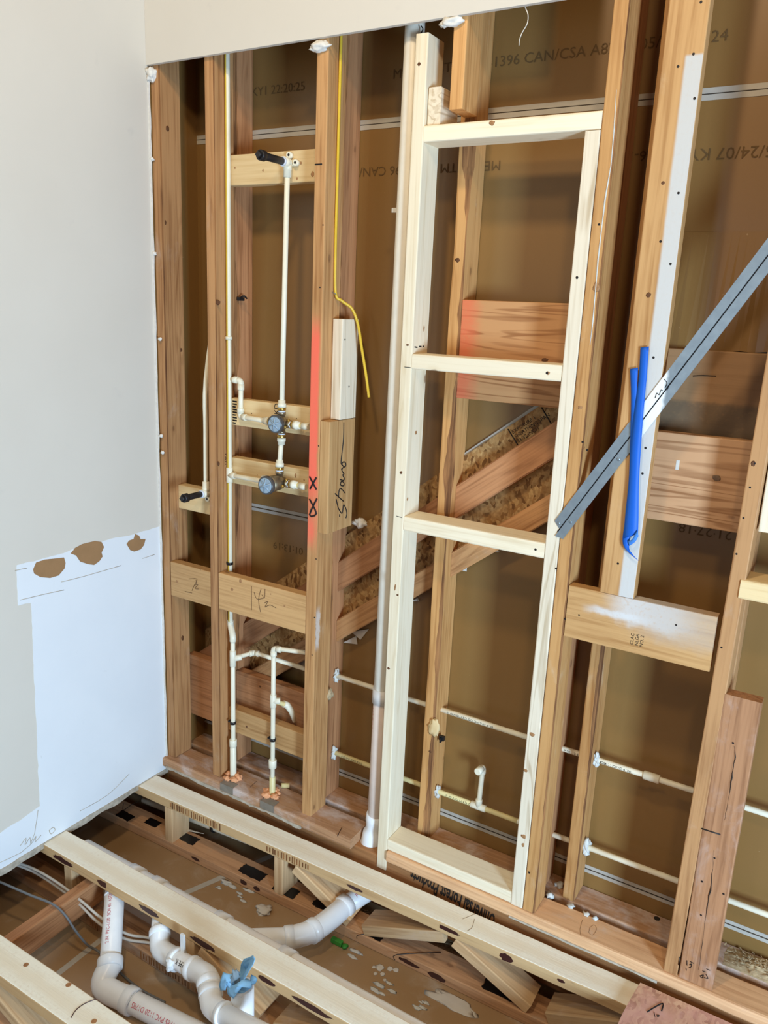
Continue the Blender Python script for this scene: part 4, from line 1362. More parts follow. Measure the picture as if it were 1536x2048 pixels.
HY = 0.158
u0, u1 = at(690, 1357, y=HY), at(1380, 1579, y=HY)
u0, u1 = u0 + (u0 - u1) * ((u0.x - 0.63) / (u1.x - u0.x)), u1 + (u1 - u0) * (1.0)
hu = run('water_pipe', 'upper level cream pipe threaded through the rear studs', u0, u1, HY, [(u0.x, u1.x, M['cpvc'])])
cx = at(1303, 1554, y=HY)
cc = lambda x, p0, p1: p0.lerp(p1, (x - p0.x) / (p1.x - p0.x))
part('coupling', M['cpvc_fit'], hu, lambda m_: m_.cyl(cc(cx.x - 0.022, u0, u1), cc(cx.x + 0.022, u0, u1), R12 * 1.55))
for s_, px, py in (('PIPE 1/2 SDR 11 CPVC 4120', 1128, 1500), ('1/2 SDR 11 CPVC 4120', 1188, 1518), ('FLOWGUARD GOLD CPVC 4120', 895, 1423)):
    a = at(px, py, y=HY - 0.006)
    q = cc(a.x, u0, u1)
    lettering('printed_lettering', s_, q, (u1 - u0), (0, -0.45, 0.9), 0.011, M['print_dark'], hu, bend=R12 * 1.02 + 0.0004)
l0, l1 = at(690, 1513, y=HY), at(1350, 1760, y=HY)
l0, l1 = l0 + (l0 - l1) * ((l0.x - 0.63) / (l1.x - l0.x)), l1 + (l1 - l0) * 1.0
xt = at(957, 1612, y=HY).x
hl = run('water_pipe', 'lower level yellowed pipe through the rear studs with a capped upright stub', l0, l1, HY, [(l0.x, xt, M['cpvc_old']), (xt, 1.36, M['cpvc_old']), (1.36, l1.x, M['cpvc'])])
tc_ = cc(xt, l0, l1)
part('tee', M['cpvc_fit'], hl, lambda m_: tee(m_, tc_, l1 - l0, (0, 0, 1), R12, 0.026))
ue = V((xt + 0.004, HY, at(962, 1533, y=HY).z))
part('upright_pipe', M['cpvc'], hl, lambda m_: m_.cyl(tc_, ue, R12))
part('elbow', M['cpvc_fit'], hl, lambda m_: elbow(m_, tc_, ue, ue + V((-0.01, -0.1, -0.0)), R12, 0.018))
part('stub_cap', M['cpvc_fit'], hl, lambda m_: m_.cyl(ue + V((-0.001, -0.015, 0)), ue + V((-0.003, -0.036, 0)), R12 * 1.4))
lettering('printed_lettering', 'COMPLETE PIPE', cc(at(685, 1511, y=HY).x, l0, l1), (l1 - l0), (0, -0.45, 0.9), 0.0125, M['print_dark'], hl, bend=R12 * 1.02 + 0.0004)
lettering('printed_lettering', 'FLOWGUARD GOLD', cc(at(893, 1588, y=HY).x, l0, l1), (l1 - l0), (0, -0.45, 0.9), 0.0125, M['print_dark'], hl, bend=R12 * 1.02 + 0.0004)


def caulk(c, sd, label, sc_=1.0):
    t_ = MB()
    t_.lump(c, 0.013 * sc_, (0.7, 1, 1.5), 0.55, 1.6, 3, sd)
    t_.lump(V(c) + V((0.004, -0.004, -0.014 * sc_)), 0.007 * sc_, (1, 1, 1.2), 0.5, 2, 2, sd + 3)
    t_.lump(V(c) + V((0.002, -0.006, 0.016 * sc_)), 0.006 * sc_, (0.8, 1, 1.8), 0.5, 2, 2, sd + 5)
    tag(t_.build('caulk_blob', M['caulk']), label, 'caulk')


caulk(cc(0.664, u0, u1), 1.0, 'white caulk blob where the upper level pipe leaves the reddish rear stud')
caulk(cc(0.664, l0, l1), 2.0, 'white caulk blob where the lower level pipe leaves the reddish rear stud', 1.1)
caulk(cc(1.078, l0, l1), 3.0, 'white caulk blob on the lower level pipe beside the rear stud inside the niche')
caulk(cc(1.577, u0, u1), 4.0, 'stringy caulk blob on the upper level pipe right of the narrow rear stud')
caulk(cc(1.579, l0, l1), 5.0, 'smooth caulk blob on the lower level pipe right of the narrow rear stud', 1.25)
m = MB()
m.box(at(884, 1476, y=0.14) - V((0.009, 0.006, 0.008)), at(884, 1476, y=0.14) + V((0.009, 0.006, 0.008)), 0.002)
m.box(at(884, 1476, y=0.14) - V((0.004, 0.012, 0.012)), at(884, 1476, y=0.14) + V((0.002, 0.012, 0.004)), 0.002)
tag(m.build('pipe_clip', M['clip']), 'empty black clip on the rear stud inside the niche', 'pipe clip')
m = MB()
cq = V((0.2505, 0.135, at(459, 597, y=0.13).z))
m.box(cq - V((0.004, 0.012, 0.006)), cq + V((0.012, 0.010, 0.006)), 0.002)
m.tube([cq + V((0.012, -0.01, 0.004)), cq + V((0.022, -0.006, 0.010)), cq + V((0.024, 0.006, 0.002))], 0.003, 8, 3)
tag(m.build('pipe_clip', M['clip']), 'empty black clip on the barky rear stud above the valves', 'pipe clip')

# --- vent stack
VR = 0.0262
v0, v1 = V((0.920, 0.052, 2.96)), V((0.9115, 0.052, at(755, 1395, y=0.03).z))
v2 = V((0.9085, 0.052, at(740, 1640, y=0.03).z))
vs = thing('vent_pipe', (0.91, 0.052, PZ), 'tall white vent pipe with a pinkish lower length beside the niche frame', 'vent pipe')
part('pipe', M['pvc_vent'], vs, lambda m_: m_.cyl(v0, v1, VR, n=28))
part('lower_pipe', M['pvc_pink'], vs, lambda m_: m_.cyl(v1, v2, VR, n=28))
part('coupling', M['glass_grey'], vs, lambda m_: m_.lathe(v1 + V((0, 0, 0.024)), (0, 0, -1), [(0, VR), (0, VR * 1.14), (0.048, VR * 1.16), (0.048, VR)], 28))
part('hub', M['pvc_fit'], vs, lambda m_: m_.lathe(v2 + V((0.001, 0, 0.014)), (-0.13, 0.02, -1), [(0, VR), (0.001, VR * 1.18), (0.026, VR * 1.16), (0.05, VR * 0.96), (0.07, VR * 1.12), (0.074, VR * 1.24), (0.11, VR * 1.32), (0.118, VR * 1.42), (0.13, VR * 1.42), (0.13, VR * 1.28), (0.18, VR * 1.28)], 28))
lettering('printed_lettering', '1 1/2  PVC-DWV  ASTM D2665  NSF  SCH 40', V((v1.x, v1.y, v1.z - 0.04)), (0, 0, -1), (0.55, -0.83, 0), 0.014, M['print_red'], vs, bend=VR + 0.0006)
# strap of the vent
m = MB()
sz_ = at(800, 418, y=0.03).z
m.box((0.872, 0.05, sz_ - 0.006), (0.8935, 0.058, sz_ + 0.006), 0.001).box((0.945, 0.02, sz_ - 0.004), (0.9505, 0.04, sz_ + 0.010), 0.001)
m.build('strap_tab', M['film'], vs)
# marks at the top
strokes('marker_writing', [[(842, 52), (846, 58), (842, 66)]], {'y': 0.026}, 0.0015, M['ink'], vs)

# --- big drain bend under the first truss
DR = 0.030
dz = -0.150
dp = [at(760, 1768, z=-0.135), at(722, 1790, z=-0.140), at(690, 1812, z=dz), at(660, 1838, z=dz), at(625, 1862, z=dz), at(580, 1876, z=dz), at(530, 1884, z=dz), at(470, 1880, z=dz)]
dn = thing('drain_pipe', dp[3], 'large white drain bend coming out from under the first truss', 'drain pipe')
part('pipe', M['pvc'], dn, lambda m_: m_.cyl(dp[0], dp[2], DR, n=28))
part('bend', M['pvc_fit'], dn, lambda m_: m_.tube(dp[2:6], DR * 1.12, 28, 6))
part('pipe', M['pvc'], dn, lambda m_: m_.cyl(dp[5], dp[7], DR * 1.02, n=28))
for a_, b_ in ((dp[2], dp[3]), (dp[4], dp[3]), (dp[5], dp[6])):
    d_ = (b_ - a_).normalized()
    part('hub', M['pvc_fit'], dn, lambda m_: m_.lathe(a_ - d_ * 0.012, d_, [(0, DR), (0.001, DR * 1.22), (0.026, DR * 1.24), (0.03, DR * 1.12)], 28))
lettering('printed_lettering', 'PVC DWV', dp[2].lerp(dp[0], 0.25), (dp[0] - dp[2]), V((0.45, -0.5, 0.75)).cross(dp[0] - dp[2]), 0.018, M['print_red'], dn, bend=DR + 0.0006)

hp0, hp1 = V((0.06, -0.438, -0.080)), V((2.3, -0.446, -0.076))
hd = thing('drain_pipe', hp0, 'white drain pipe hugging the far side of the second truss', 'drain pipe')
part('pipe', M['pvc'], hd, lambda m_: m_.cyl(hp0, hp1, 0.029, n=24))
for f_ in (0.10, 0.145, 0.265, 0.375):
    part('coupling', M['pvc_fit'], hd, lambda m_: m_.lathe(hp0.lerp(hp1, f_), hp1 - hp0, [(0, 0.029), (0, 0.0335), (0.045, 0.0335), (0.045, 0.029)], 24))

# --- drain from under the second truss (left)
LR = 0.0302
q0, q1 = at(232, 1753, y=-0.486), at(220, 1930, z=-0.160)
q2 = at(207, 1972, z=-0.190)
q3 = at(258, 2000, z=-0.196)
q4 = at(430, 2086, z=-0.196)
ld = thing('drain_pipe', q1, 'white drain pipe with red print dropping in front of the second truss at lower left', 'drain pipe')
part('pipe', M['pvc'], ld, lambda m_: m_.cyl(q0, q1, LR, n=28))
mid = q2
part('elbow', M['pvc_fit'], ld, lambda m_: m_.tube([q1 + (q0 - q1).normalized() * 0.01, q1, mid, q3, q3 + (q4 - q3).normalized() * 0.01], LR * 1.1, 28, 8))
part('pipe', M['pvc'], ld, lambda m_: m_.cyl(q3, q3 + (q4 - q3) * 1.9, LR, n=28))
for a_, b_ in ((q1, q0), (q3, q4)):
    d_ = (b_ - a_).normalized()
    part('hub', M['pvc_fit'], ld, lambda m_: m_.lathe(a_ - d_ * 0.012, d_, [(0, LR * 1.12), (0.001, LR * 1.22), (0.026, LR * 1.24), (0.030, LR * 1.2), (0.030, LR)], 28))
part('rim', M['pvc_fit'], ld, lambda m_: m_.lathe(q0.lerp(q1, 0.22), (q1 - q0), [(0, LR), (0.0, LR * 1.06), (0.006, LR * 1.06), (0.006, LR)], 28))
lettering('printed_lettering', '2 IN  PVC-1120  SCH 40  ASTM D1785', q1.lerp(q0, 0.18), (q0 - q1), (-1, -0.3, 0.0), 0.016, M['print_red'], ld, bend=LR + 0.0006, sx=0.75)
lettering('printed_lettering', '2 IN 1785 PVC 1120 D1785', q4.lerp(q3, 0.28), (q3 - q4), V((0.45, -0.5, 0.75)).cross(q3 - q4), 0.020, M['print_red'], ld, bend=LR + 0.0006, sx=0.8)

# --- snaking trap line
SR = 0.0262
sp = [at(322, 1815, y=-0.500), at(320, 1868, y=-0.560), at(322, 1898, y=-0.585), at(352, 1918, y=-0.60), at(388, 1938, y=-0.615), at(414, 1953, y=-0.635), at(421, 1985, y=-0.665), at(424, 2010, y=-0.69), at(448, 2030, y=-0.71), at(540, 2078, y=-0.77)]
sn = thing('drain_pipe', sp[4], 'white drain line snaking through four elbows beside the blue rag', 'drain pipe')
part('pipe', M['pvc'], sn, lambda m_: m_.cyl(sp[0], sp[1], SR, n=24))
part('elbow', M['pvc_fit'], sn, lambda m_: m_.tube([sp[1].lerp(sp[0], 0.1), sp[1], sp[2], sp[3]], SR * 1.1, 24, 6))
part('pipe', M['pvc'], sn, lambda m_: m_.cyl(sp[3], sp[4], SR, n=24))
part('elbow', M['pvc_fit'], sn, lambda m_: m_.tube([sp[4], sp[5], sp[6].lerp(sp[5], 0.25)], SR * 1.1, 24, 6))
part('elbow', M['pvc_fit'], sn, lambda m_: m_.tube([sp[6].lerp(sp[5], 0.2), sp[6], sp[7], sp[8]], SR * 1.1, 24, 6))
part('pipe', M['pvc'], sn, lambda m_: m_.cyl(sp[8], sp[8] + (sp[9] - sp[8]) * 1.9, SR, n=24))
for a_, b_ in ((sp[1], sp[0]), (sp[3], sp[4]), (sp[4], sp[3]), (sp[6].lerp(sp[5], 0.5), sp[5]), (sp[6], sp[7]), (sp[8], sp[9])):
    d_ = (b_ - a_).normalized()
    part('hub', M['pvc_fit'], sn, lambda m_: m_.lathe(a_ - d_ * 0.008, d_, [(0, SR * 1.1), (0.001, SR * 1.22), (0.017, SR * 1.25), (0.02, SR * 1.2), (0.02, SR)], 24))
lettering('handwriting', 'N PIPE K', sp[4].lerp(sp[3], -0.05) + V((0, 0, 0.0)), (sp[3] - sp[4]), V((0.45, -0.5, 0.75)).cross(sp[3] - sp[4]), 0.020, M['ink'], sn, bend=SR + 0.0006, sx=0.8)
lettering('handwriting', 'A 2 1 -', sp[9].lerp(sp[8], 0.1), (sp[8] - sp[9]), V((0.45, -0.5, 0.75)).cross(sp[8] - sp[9]), 0.026, M['ink'], sn, bend=SR + 0.0006, sx=0.9)
m = MB()
hp = at(366, 1895, y=-0.59)
m.box(hp + V((-0.007, -0.004, -0.035)), hp + V((0.007, 0.004, 0.045)), 0.001).box(hp + V((-0.016, -0.012, -0.045)), hp + V((0.02, 0.012, -0.03)), 0.003)
m.build('pipe_hanger', M['hanger'], sn)
m = MB()
m.lump(at(340, 1930, y=-0.63), 0.014, (1, 0.8, 1.4), 0.35, 1.6, 3, 2.0)
m.build('foam_blob', M['hanger'], sn)

# --- stub with the rag
gb = at(486, 2062, y=-0.66)
gt = V((gb.x - 0.002, gb.y, at(480, 1968, y=-0.66).z))
gb.z = -0.215
gs = thing('drain_pipe', gb, 'upright white drain stub stuffed with a blue rag', 'drain pipe')
part('pipe', M['pvc'], gs, lambda m_: m_.cyl(gb, gt, 0.030, n=28))
part('hub', M['pvc_fit'], gs, lambda m_: m_.lathe(gb + V((0, 0, 0.02)), (0, 0, 1), [(0, 0.03), (0.0, 0.036), (0.03, 0.036), (0.032, 0.03)], 28))
rg = thing('rag', gt, 'crumpled blue wipe stuffed into the upright drain stub', 'rag')


def petal(mb, base, tip, w, curl, seed, back):
    bmv = mb.bm
    d_ = tip - base
    s_ = d_.cross(V(back)).normalized()
    nrm = s_.cross(d_).normalized()
    N_, K_ = 9, 7
    grid = []
    for i in range(N_):
        f_ = i / (N_ - 1)
        row = []
        ww = w * (0.5 + 0.6 * f_) * (1.0 - f_ ** 7) ** 0.5 + 0.08 * w
        for j in range(K_):
            g_ = j / (K_ - 1) - 0.5
            p_ = base + d_ * f_ + s_ * (g_ * 2 * ww) + nrm * (curl * (4 * g_ * g_) - curl * 0.5)
            p_ += nrm * 0.006 * noise.noise(V((seed + f_ * 3, g_ * 5, 0))) + s_ * 0.005 * noise.noise(V((seed, f_ * 4, g_ * 4)))
            row.append(bmv.verts.new(p_))
        grid.append(row)
    for i in range(N_ - 1):
        for j in range(K_ - 1):
            fc = bmv.faces.new((grid[i][j], grid[i][j + 1], grid[i + 1][j + 1], grid[i + 1][j]))
            fc.smooth = True


def cloth_obj(o):
    md = o.modifiers.new('thickness', 'SOLIDIFY')
    md.thickness = 0.0016
    return o


gy = gt.y


def flap(m_, outline, crease, bulge):
    '''folded cloth panel: outline of (x, y, nearer) photo points, creased along the middle, subdivided and rumpled'''
    bmv = m_.bm
    P_ = [at(260 + a / 5.12, 1740 + c_ / 5.12, y=gy - d_) for a, c_, d_ in outline]
    C_ = at(260 + crease[0] / 5.12, 1740 + crease[1] / 5.12, y=gy - crease[2])
    K_ = 5
    n_ = len(P_)
    rings = [[bmv.verts.new(C_)] * n_]
    for k_ in range(1, K_ + 1):
        f_ = k_ / K_
        ring = []
        for i_, p_ in enumerate(P_):
            q_ = C_.lerp(p_, f_) + V((0, -bulge * math.sin(math.pi * f_), 0))
            q_ += V((noise.noise(q_ * 70), 1.5 * noise.noise(q_ * 70 + V((9, 0, 0))), noise.noise(q_ * 70 + V((0, 9, 0))))) * 0.0035
            ring.append(bmv.verts.new(q_))
        rings.append(ring)
    for k_ in range(K_):
        for i_ in range(n_ - 1):
            a_, b_, c2, d2 = rings[k_][i_], rings[k_][i_ + 1], rings[k_ + 1][i_ + 1], rings[k_ + 1][i_]
            fc = bmv.faces.new((a_, c2, d2)) if a_ is b_ else bmv.faces.new((a_, b_, c2, d2))
            fc.smooth = True


cloth_obj(part('upright_fold', M['rag'], rg, lambda m_: flap(m_, [(1095, 1190, 0.020), (1125, 1080, 0.000), (1140, 960, -0.004), (1165, 915, -0.004), (1225, 885, 0.0), (1272, 868, 0.006), (1288, 905, 0.012), (1268, 970, 0.018), (1215, 1050, 0.022), (1165, 1130, 0.026), (1095, 1190, 0.020)], (1190, 1020, -0.012), 0.0)))
cloth_obj(part('left_fold', M['rag'], rg, lambda m_: flap(m_, [(1075, 1190, 0.028), (1060, 1100, 0.030), (1045, 1068, 0.026), (995, 1062, 0.030), (945, 1048, 0.034), (930, 1120, 0.030), (912, 1180, 0.026), (925, 1240, 0.028), (972, 1238, 0.030), (985, 1195, 0.034), (1030, 1215, 0.036), (1075, 1190, 0.028)], (1000, 1145, 0.040), 0.0)))
cloth_obj(part('hanging_fold', M['rag'], rg, lambda m_: flap(m_, [(985, 1195, 0.034), (1000, 1260, 0.036), (1012, 1290, 0.038), (1060, 1318, 0.040), (1100, 1255, 0.040), (1140, 1205, 0.038), (1240, 1200, 0.030), (1250, 1150, 0.020), (1160, 1120, 0.026), (1070, 1170, 0.030), (985, 1195, 0.034)], (1095, 1195, 0.044), 0.0)))
cloth_obj(part('right_fold', M['rag'], rg, lambda m_: flap(m_, [(1235, 1185, 0.024), (1225, 1110, 0.012), (1250, 1072, 0.006), (1285, 1090, 0.008), (1308, 1118, 0.010), (1290, 1165, 0.014), (1262, 1180, 0.018), (1235, 1185, 0.024)], (1262, 1130, 0.022), 0.0)))
part('knotted_middle', M['rag_dark'], rg, lambda m_: m_.lump(at(471, 1955, y=gy - 0.024), 0.013, (0.9, 0.7, 1.7), 0.45, 1.8, 3, 6.0))
part('stuffed_wad', M['rag'], rg, lambda m_: (m_.lump(gt + V((0, 0, -0.006)), 0.028, (1.0, 1.0, 0.4), 0.1, 1.6, 3, 6.5)))

# --- supply line under the plate
uw = thing('water_pipe', (0.4, -0.03, -0.13), 'cream supply pipe running under the first truss beneath the bottom plate', 'water pipe')
e0, e1 = at(352, 1625, y=-0.03), at(600, 1722, y=-0.03)
part('pipe', M['cpvc'], uw, lambda m_: m_.cyl(e0 + (e0 - e1) * 0.3, e1 + (e1 - e0) * 0.3, 0.0125))
ck = e0.lerp(e1, 0.33)
clip_on(uw, ck, e1 - e0, 0.0125)
m = MB()
ek = V((C1x, 0.030, -0.05))
part('elbow', M['cpvc_fit'], hot, lambda m_: m_.tube([ek, ek - V((0, 0, 0.02)), ek + V((-0.03, -0.03, -0.04))], 0.0145, 16, 5))

# ================================================================== CABLES, STRAPS, SCRAPS
def cable(name, pts, r, mat, label, sub=8):
    m_ = MB()
    m_.tube(pts, r, 10, sub)
    return tag(m_.build(name, mat), label, 'cable')


yx = 0.6875
cb = cable('cable', [V((0.690, 0.05, 2.96)), V((yx + 0.0, 0.05, 2.42)), V((yx, 0.05, 2.1)), V((yx, 0.05, 1.9)), V((yx + 0.001, 0.055, at(668, 585, y=0.05).z)), at(684, 602, y=0.07), at(704, 618, y=0.095), at(716, 650, y=0.11), at(724, 700, y=0.11), at(732, 750, y=0.11), at(738, 795, y=0.11)], 0.0042, M['cable_y'], 'yellow cable running down the coral stud and hanging loose past the white block')
q = MB()
zc = at(668, 588, y=0.05).z
q.tube([V((yx - 0.006, 0.046, zc + 0.006)), V((yx + 0.006, 0.049, zc)), V((yx + 0.001, 0.064, zc - 0.006))], 0.0014, 6)
q.build('staple', M['tin'], cb)
cable('cable', [at(20, 1722, z=-0.09), at(62, 1735, z=-0.10), at(110, 1762, z=-0.10), at(158, 1798, z=-0.10), at(205, 1838, z=-0.13), at(255, 1868, z=-0.17), at(310, 1880, z=-0.18), at(400, 1930, z=-0.16), at(455, 1965, z=-0.15)], 0.0042, M['cable_w'], 'upper pale cable looping from under the left wall')
cable('cable', [at(28, 1728, z=-0.105), at(68, 1744, z=-0.12), at(112, 1772, z=-0.12), at(156, 1806, z=-0.12), at(200, 1848, z=-0.15), at(252, 1878, z=-0.185), at(312, 1890, z=-0.185), at(402, 1940, z=-0.17)], 0.0042, M['cable_w'], 'lower pale cable looping from under the left wall')
cable('cable', [at(-20, 1755, z=-0.06), at(10, 1768, z=-0.06), at(60, 1790, z=-0.06), at(105, 1808, z=-0.06), at(130, 1830, z=-0.08), at(150, 1860, z=-0.13), at(175, 1890, z=-0.19), at(200, 1905, z=-0.215), at(240, 1945, z=-0.22), at(280, 1978, z=-0.225), at(330, 2005, z=-0.225)], 0.0036, M['cable_g'], 'grey cable lying over the strongback board at lower left')
cable('cable', [at(500, 1985, z=-0.20), at(560, 2020, z=-0.20), at(640, 2060, z=-0.21)], 0.0036, M['cable_w'], 'thin pale cable running right from behind the rag stub')
cable('wire', [at(247, 1607, z=-0.08), at(247, 1620, z=-0.12), at(262, 1610, z=-0.14), at(280, 1600, z=-0.11), at(285, 1588, z=-0.08)], 0.0012, M['cord'], 'thin dark wire under the corner of the left wall', 6)
cable('cord', [at(1050, 14, y=-0.004), at(1056, 30, y=-0.004), at(1054, 48, y=-0.004), at(1044, 66, y=-0.004), at(1039, 80, y=-0.004), at(1038, 91, y=-0.004)], 0.0011, M['film'], 'frayed white paper string hanging from the upper wall board', 6)

# metal brace across the studs
ta, tb = V((1.447, -0.001, 1.192)), V((1.93, -0.001, 2.022))
d = (tb - ta).normalized()
s_ = V((-d.z, 0, d.x))
br = thing('metal_brace', ta, 'galvanised diagonal brace let into the studs at right', 'metal brace')


def flange(sg):
    def f(m_):
        w0, w1 = 0.0016, 0.0225
        a_ = ta + s_ * (sg * w0) + d * (0.012 if sg > 0 else -0.012)
        e = d * (0.0 if sg > 0 else 0.0)
        m_.prism([a_, tb + s_ * (sg * w0), tb + s_ * (sg * w1), ta + s_ * (sg * w1) + d * (0.02 if sg > 0 else -0.004)], (0, -0.0022, 0))
    return f


bm_ = NT('brace_steel', 0.42, 0.5, 0.6)
ob_ = bm_.coords(False)
nz_ = bm_.noise(ob_, 40, 4)
bc_ = bm_.mix(nz_, srgb(128, 138, 144), srgb(168, 176, 180))
X_, Y_, Z_ = bm_.sep(ob_)
jit_ = bm_.math('MULTIPLY', bm_.math('SUBTRACT', nz_, 0.5), 0.02)
X2_ = bm_.math('ADD', X_, jit_)
pm_ = bm_.band(X2_, 1.6225, 1.672, 0.006)
bc_ = bm_.mix(pm_, bc_, srgb(236, 236, 234))
bm_.color(bc_)
bm_.l(bm_.math('SUBTRACT', 0.6, bm_.math('MULTIPLY', pm_, 0.6)), bm_.b.inputs['Metallic'])
for sg in (1, -1):
    m_ = MB()
    flange(sg)(m_)
    m_.build('flange', bm_.m, br, origin=(0, 0, 0))
m_ = MB()
m_.prism([ta - s_ * 0.0016, tb - s_ * 0.0016, tb + s_ * 0.0016, ta + s_ * 0.0016], (0, 0.010, 0))
m_.build('groove', M['nail'], br)
for k_, sg in ((0.022, 1), (0.045, -1), (0.25, -1)):
    part('nail_head', M['galv'], br, lambda mm_: mm_.lathe(ta + d * k_ + s_ * (0.011 * sg) + V((0, -0.002, 0)), (0, -1, 0), [(0, 0.0045), (0.0012, 0.004), (0.0018, 0.002)], 12))
strokes('pen_marks', [[(1310, 796), (1314, 786), (1318, 790), (1322, 780), (1326, 782)], [(1330, 776), (1334, 766), (1328, 758)], [(1334, 780), (1338, 772)]], {'y': -0.0035}, 0.0009, M['ink'], br)


# blue masking tape
def ribbon(left, right, ys, thick=0.0006):
    m_ = MB()
    n_ = len(left)
    L_ = spline([at(*p, y=y) for p, y in zip(left, ys)], 5)
    R_ = spline([at(*p, y=y) for p, y in zip(right, ys)], 5)
    bmv = m_.bm
    va = [bmv.verts.new(p) for p in L_]
    vb = [bmv.verts.new(p) for p in R_]
    vc = [bmv.verts.new((a_.co + b_.co) / 2 + V((0, -0.0006, 0))) for a_, b_ in zip(va, vb)]
    for i in range(len(va) - 1):
        for p_, q_ in ((va, vc), (vc, vb)):
            f = bmv.faces.new((p_[i], q_[i], q_[i + 1], p_[i + 1]))
            f.smooth = True
    return m_


tpe = thing('tape_strip', at(1280, 900, y=-0.008), 'blue masking tape strip doubled over the striped stud', 'tape')
o = ribbon([(1281, 695), (1277, 760), (1269, 824), (1261, 894), (1257, 965), (1250, 1035), (1247, 1077)], [(1298, 693), (1293, 760), (1287, 824), (1282, 894), (1278, 965), (1277, 1035), (1276, 1068)], [-0.006, -0.007, -0.010, -0.012, -0.012, -0.012, -0.010]).build('front_strip', M['tape'], tpe)
o.modifiers.new('thickness', 'SOLIDIFY').thickness = 0.0006
o = ribbon([(1260, 738), (1262, 790), (1261, 850), (1258, 950), (1252, 1030), (1245, 1082), (1256, 1104), (1268, 1114)], [(1276, 735), (1274, 790), (1275, 850), (1272, 950), (1268, 1030), (1258, 1090), (1265, 1108), (1277, 1122)], [-0.006, -0.007, -0.008, -0.009, -0.008, -0.010, -0.016, -0.008]).build('back_strip', M['tape'], tpe)
o.modifiers.new('thickness', 'SOLIDIFY').thickness = 0.0006
o = ribbon([(1256, 1082), (1264, 1078), (1275, 1060)], [(1258, 1092), (1270, 1084), (1277, 1072)], [-0.013, -0.016, -0.013]).build('folded_end', M['tape_in'], tpe)
o.modifiers.new('thickness', 'SOLIDIFY').thickness = 0.0006

# loose paper edge in the right bay
m = MB()
z0, z1_ = at(1400, 705, y=0.195).z, 2.2
n_ = 16
front = [V((1.575 + 0.29 * i / n_, 0.190 + 0.004 * math.sin(i), z0 + 0.010 * i / n_ + 0.002 * math.sin(i * 1.7))) for i in range(n_ + 1)]
back = [V((p.x, FAR - 0.0005, 1.95)) for p in front]
bmv = m.bm
va = [bmv.verts.new(p) for p in front]
vb = [bmv.verts.new(p) for p in back]
for i in range(n_):
    bmv.faces.new((va[i], va[i + 1], vb[i + 1], vb[i]))
o = m.build('loose_paper', M['paper'])
o.modifiers.new('thickness', 'SOLIDIFY').thickness = 0.001
tag(o, 'loose drywall paper bulging above the two-tone blocking', 'drywall paper')

# torn paper tabs below the slanting boards
tabs = [((712, 1272), (690, 1283), (716, 1288)), ((738, 1258), (706, 1262), (722, 1279)), ((836, 1196), (826, 1200), (840, 1202)), ((933, 1143), (921, 1138), (935, 1132)), ((993, 1104), (986, 1094), (1000, 1102))]
for i, tr in enumerate(tabs):
    m = MB()
    a_, b_, c_ = [at(*p, y=FAR - 0.003) for p in tr]
    m.prism([a_, b_ + V((0, -0.010, 0)), c_ + V((0, -0.004, 0))], (0, 0.0008, 0))
    o = tag(m.build('paper_tab', M['film']), 'torn paper tab below the lower slanting boards', 'paper scrap', 'torn paper tabs')

# crumbled gypsum left at the top of the studs
for i, (px, py, r, sq, lab) in enumerate(((303, 149, 0.019, (0.9, 0.7, 1.1), 'gypsum crumb stuck in the top left corner of the opening'),
                                          (640, 93, 0.017, (1.9, 0.7, 0.8), 'gypsum crumb above the coral-painted stud'),
                                          (903, 44, 0.016, (1.9, 0.7, 0.7), 'gypsum crumb above the cut-off amber stud'),
                                          (722, 1046, 0.018, (1.2, 0.6, 0.9), 'gypsum crumbs on the stair stringer beside the Shower block'))):
    m = MB()
    c = at(px, py, y=-0.005 if i < 3 else 0.17)
    m.lump(c, r, sq, 0.35, 1.8, 3, i * 3.1)
    m.lump(c + V((-r * 1.2, 0, -0.004)), r * 0.55, (1.4, 0.8, 0.7), 0.4, 2, 2, i * 5.1)
    tag(m.build('gypsum_crumb', M['gypsum']), lab, 'plaster scrap')
# drywall bits on the cut edge
for i, (px, py) in enumerate(((309, 507), (320, 678), (322, 872), (325, 905), (304, 318))):
    m = MB()
    m.lump(at(px, py, y=-0.006), 0.0065, (1.2, 0.8, 1), 0.4, 2, 2, i * 2.0)
    m.build('gypsum_bit', M['gypsum'], wl)

# scraps on the floor board
m = MB()
c = at(527, 1819, z=-0.228)
m.lump(c, 0.022, (1.3, 1.0, 0.35), 0.5, 1.7, 3, 2.0)
tag(m.build('paper_scrap', M['film']), 'crumpled tan scrap on the board between the first two trusses', 'scrap')
m = MB()
c = at(674, 1882, z=-0.222)
m.box(c - V((0.02, 0.008, 0.010)), c + V((0.02, 0.008, 0.006)), 0.003)
m.lump(c + V((0.03, 0, -0.004)), 0.010, (1, 1, 0.6), 0.4, 2, 2, 1)
tag(m.build('plastic_scrap', M['green']), 'small green plastic scrap below the big drain bend', 'scrap')
m = MB()
a_, b_ = at(348, 1654, z=-0.19), at(408, 1668, z=-0.19)
sd_ = V((0, 0.004, 0))
m.prism([a_ - sd_ * 0.3, a_.lerp(b_, 0.5) - sd_, b_, a_.lerp(b_, 0.5) + sd_, a_ + sd_ * 0.3], (0, 0, 0.002))
tag(m.build('wood_splinter', M['new_white']), 'long pale splinter on the bottom chord under the plate', 'scrap')
blobs = [(760, 1935, 0.013), (765, 1948, 0.008), (751, 1947, 0.007), (780, 1937, 0.01), (792, 1940, 0.009), (770, 1960, 0.006), (748, 1934, 0.006)]
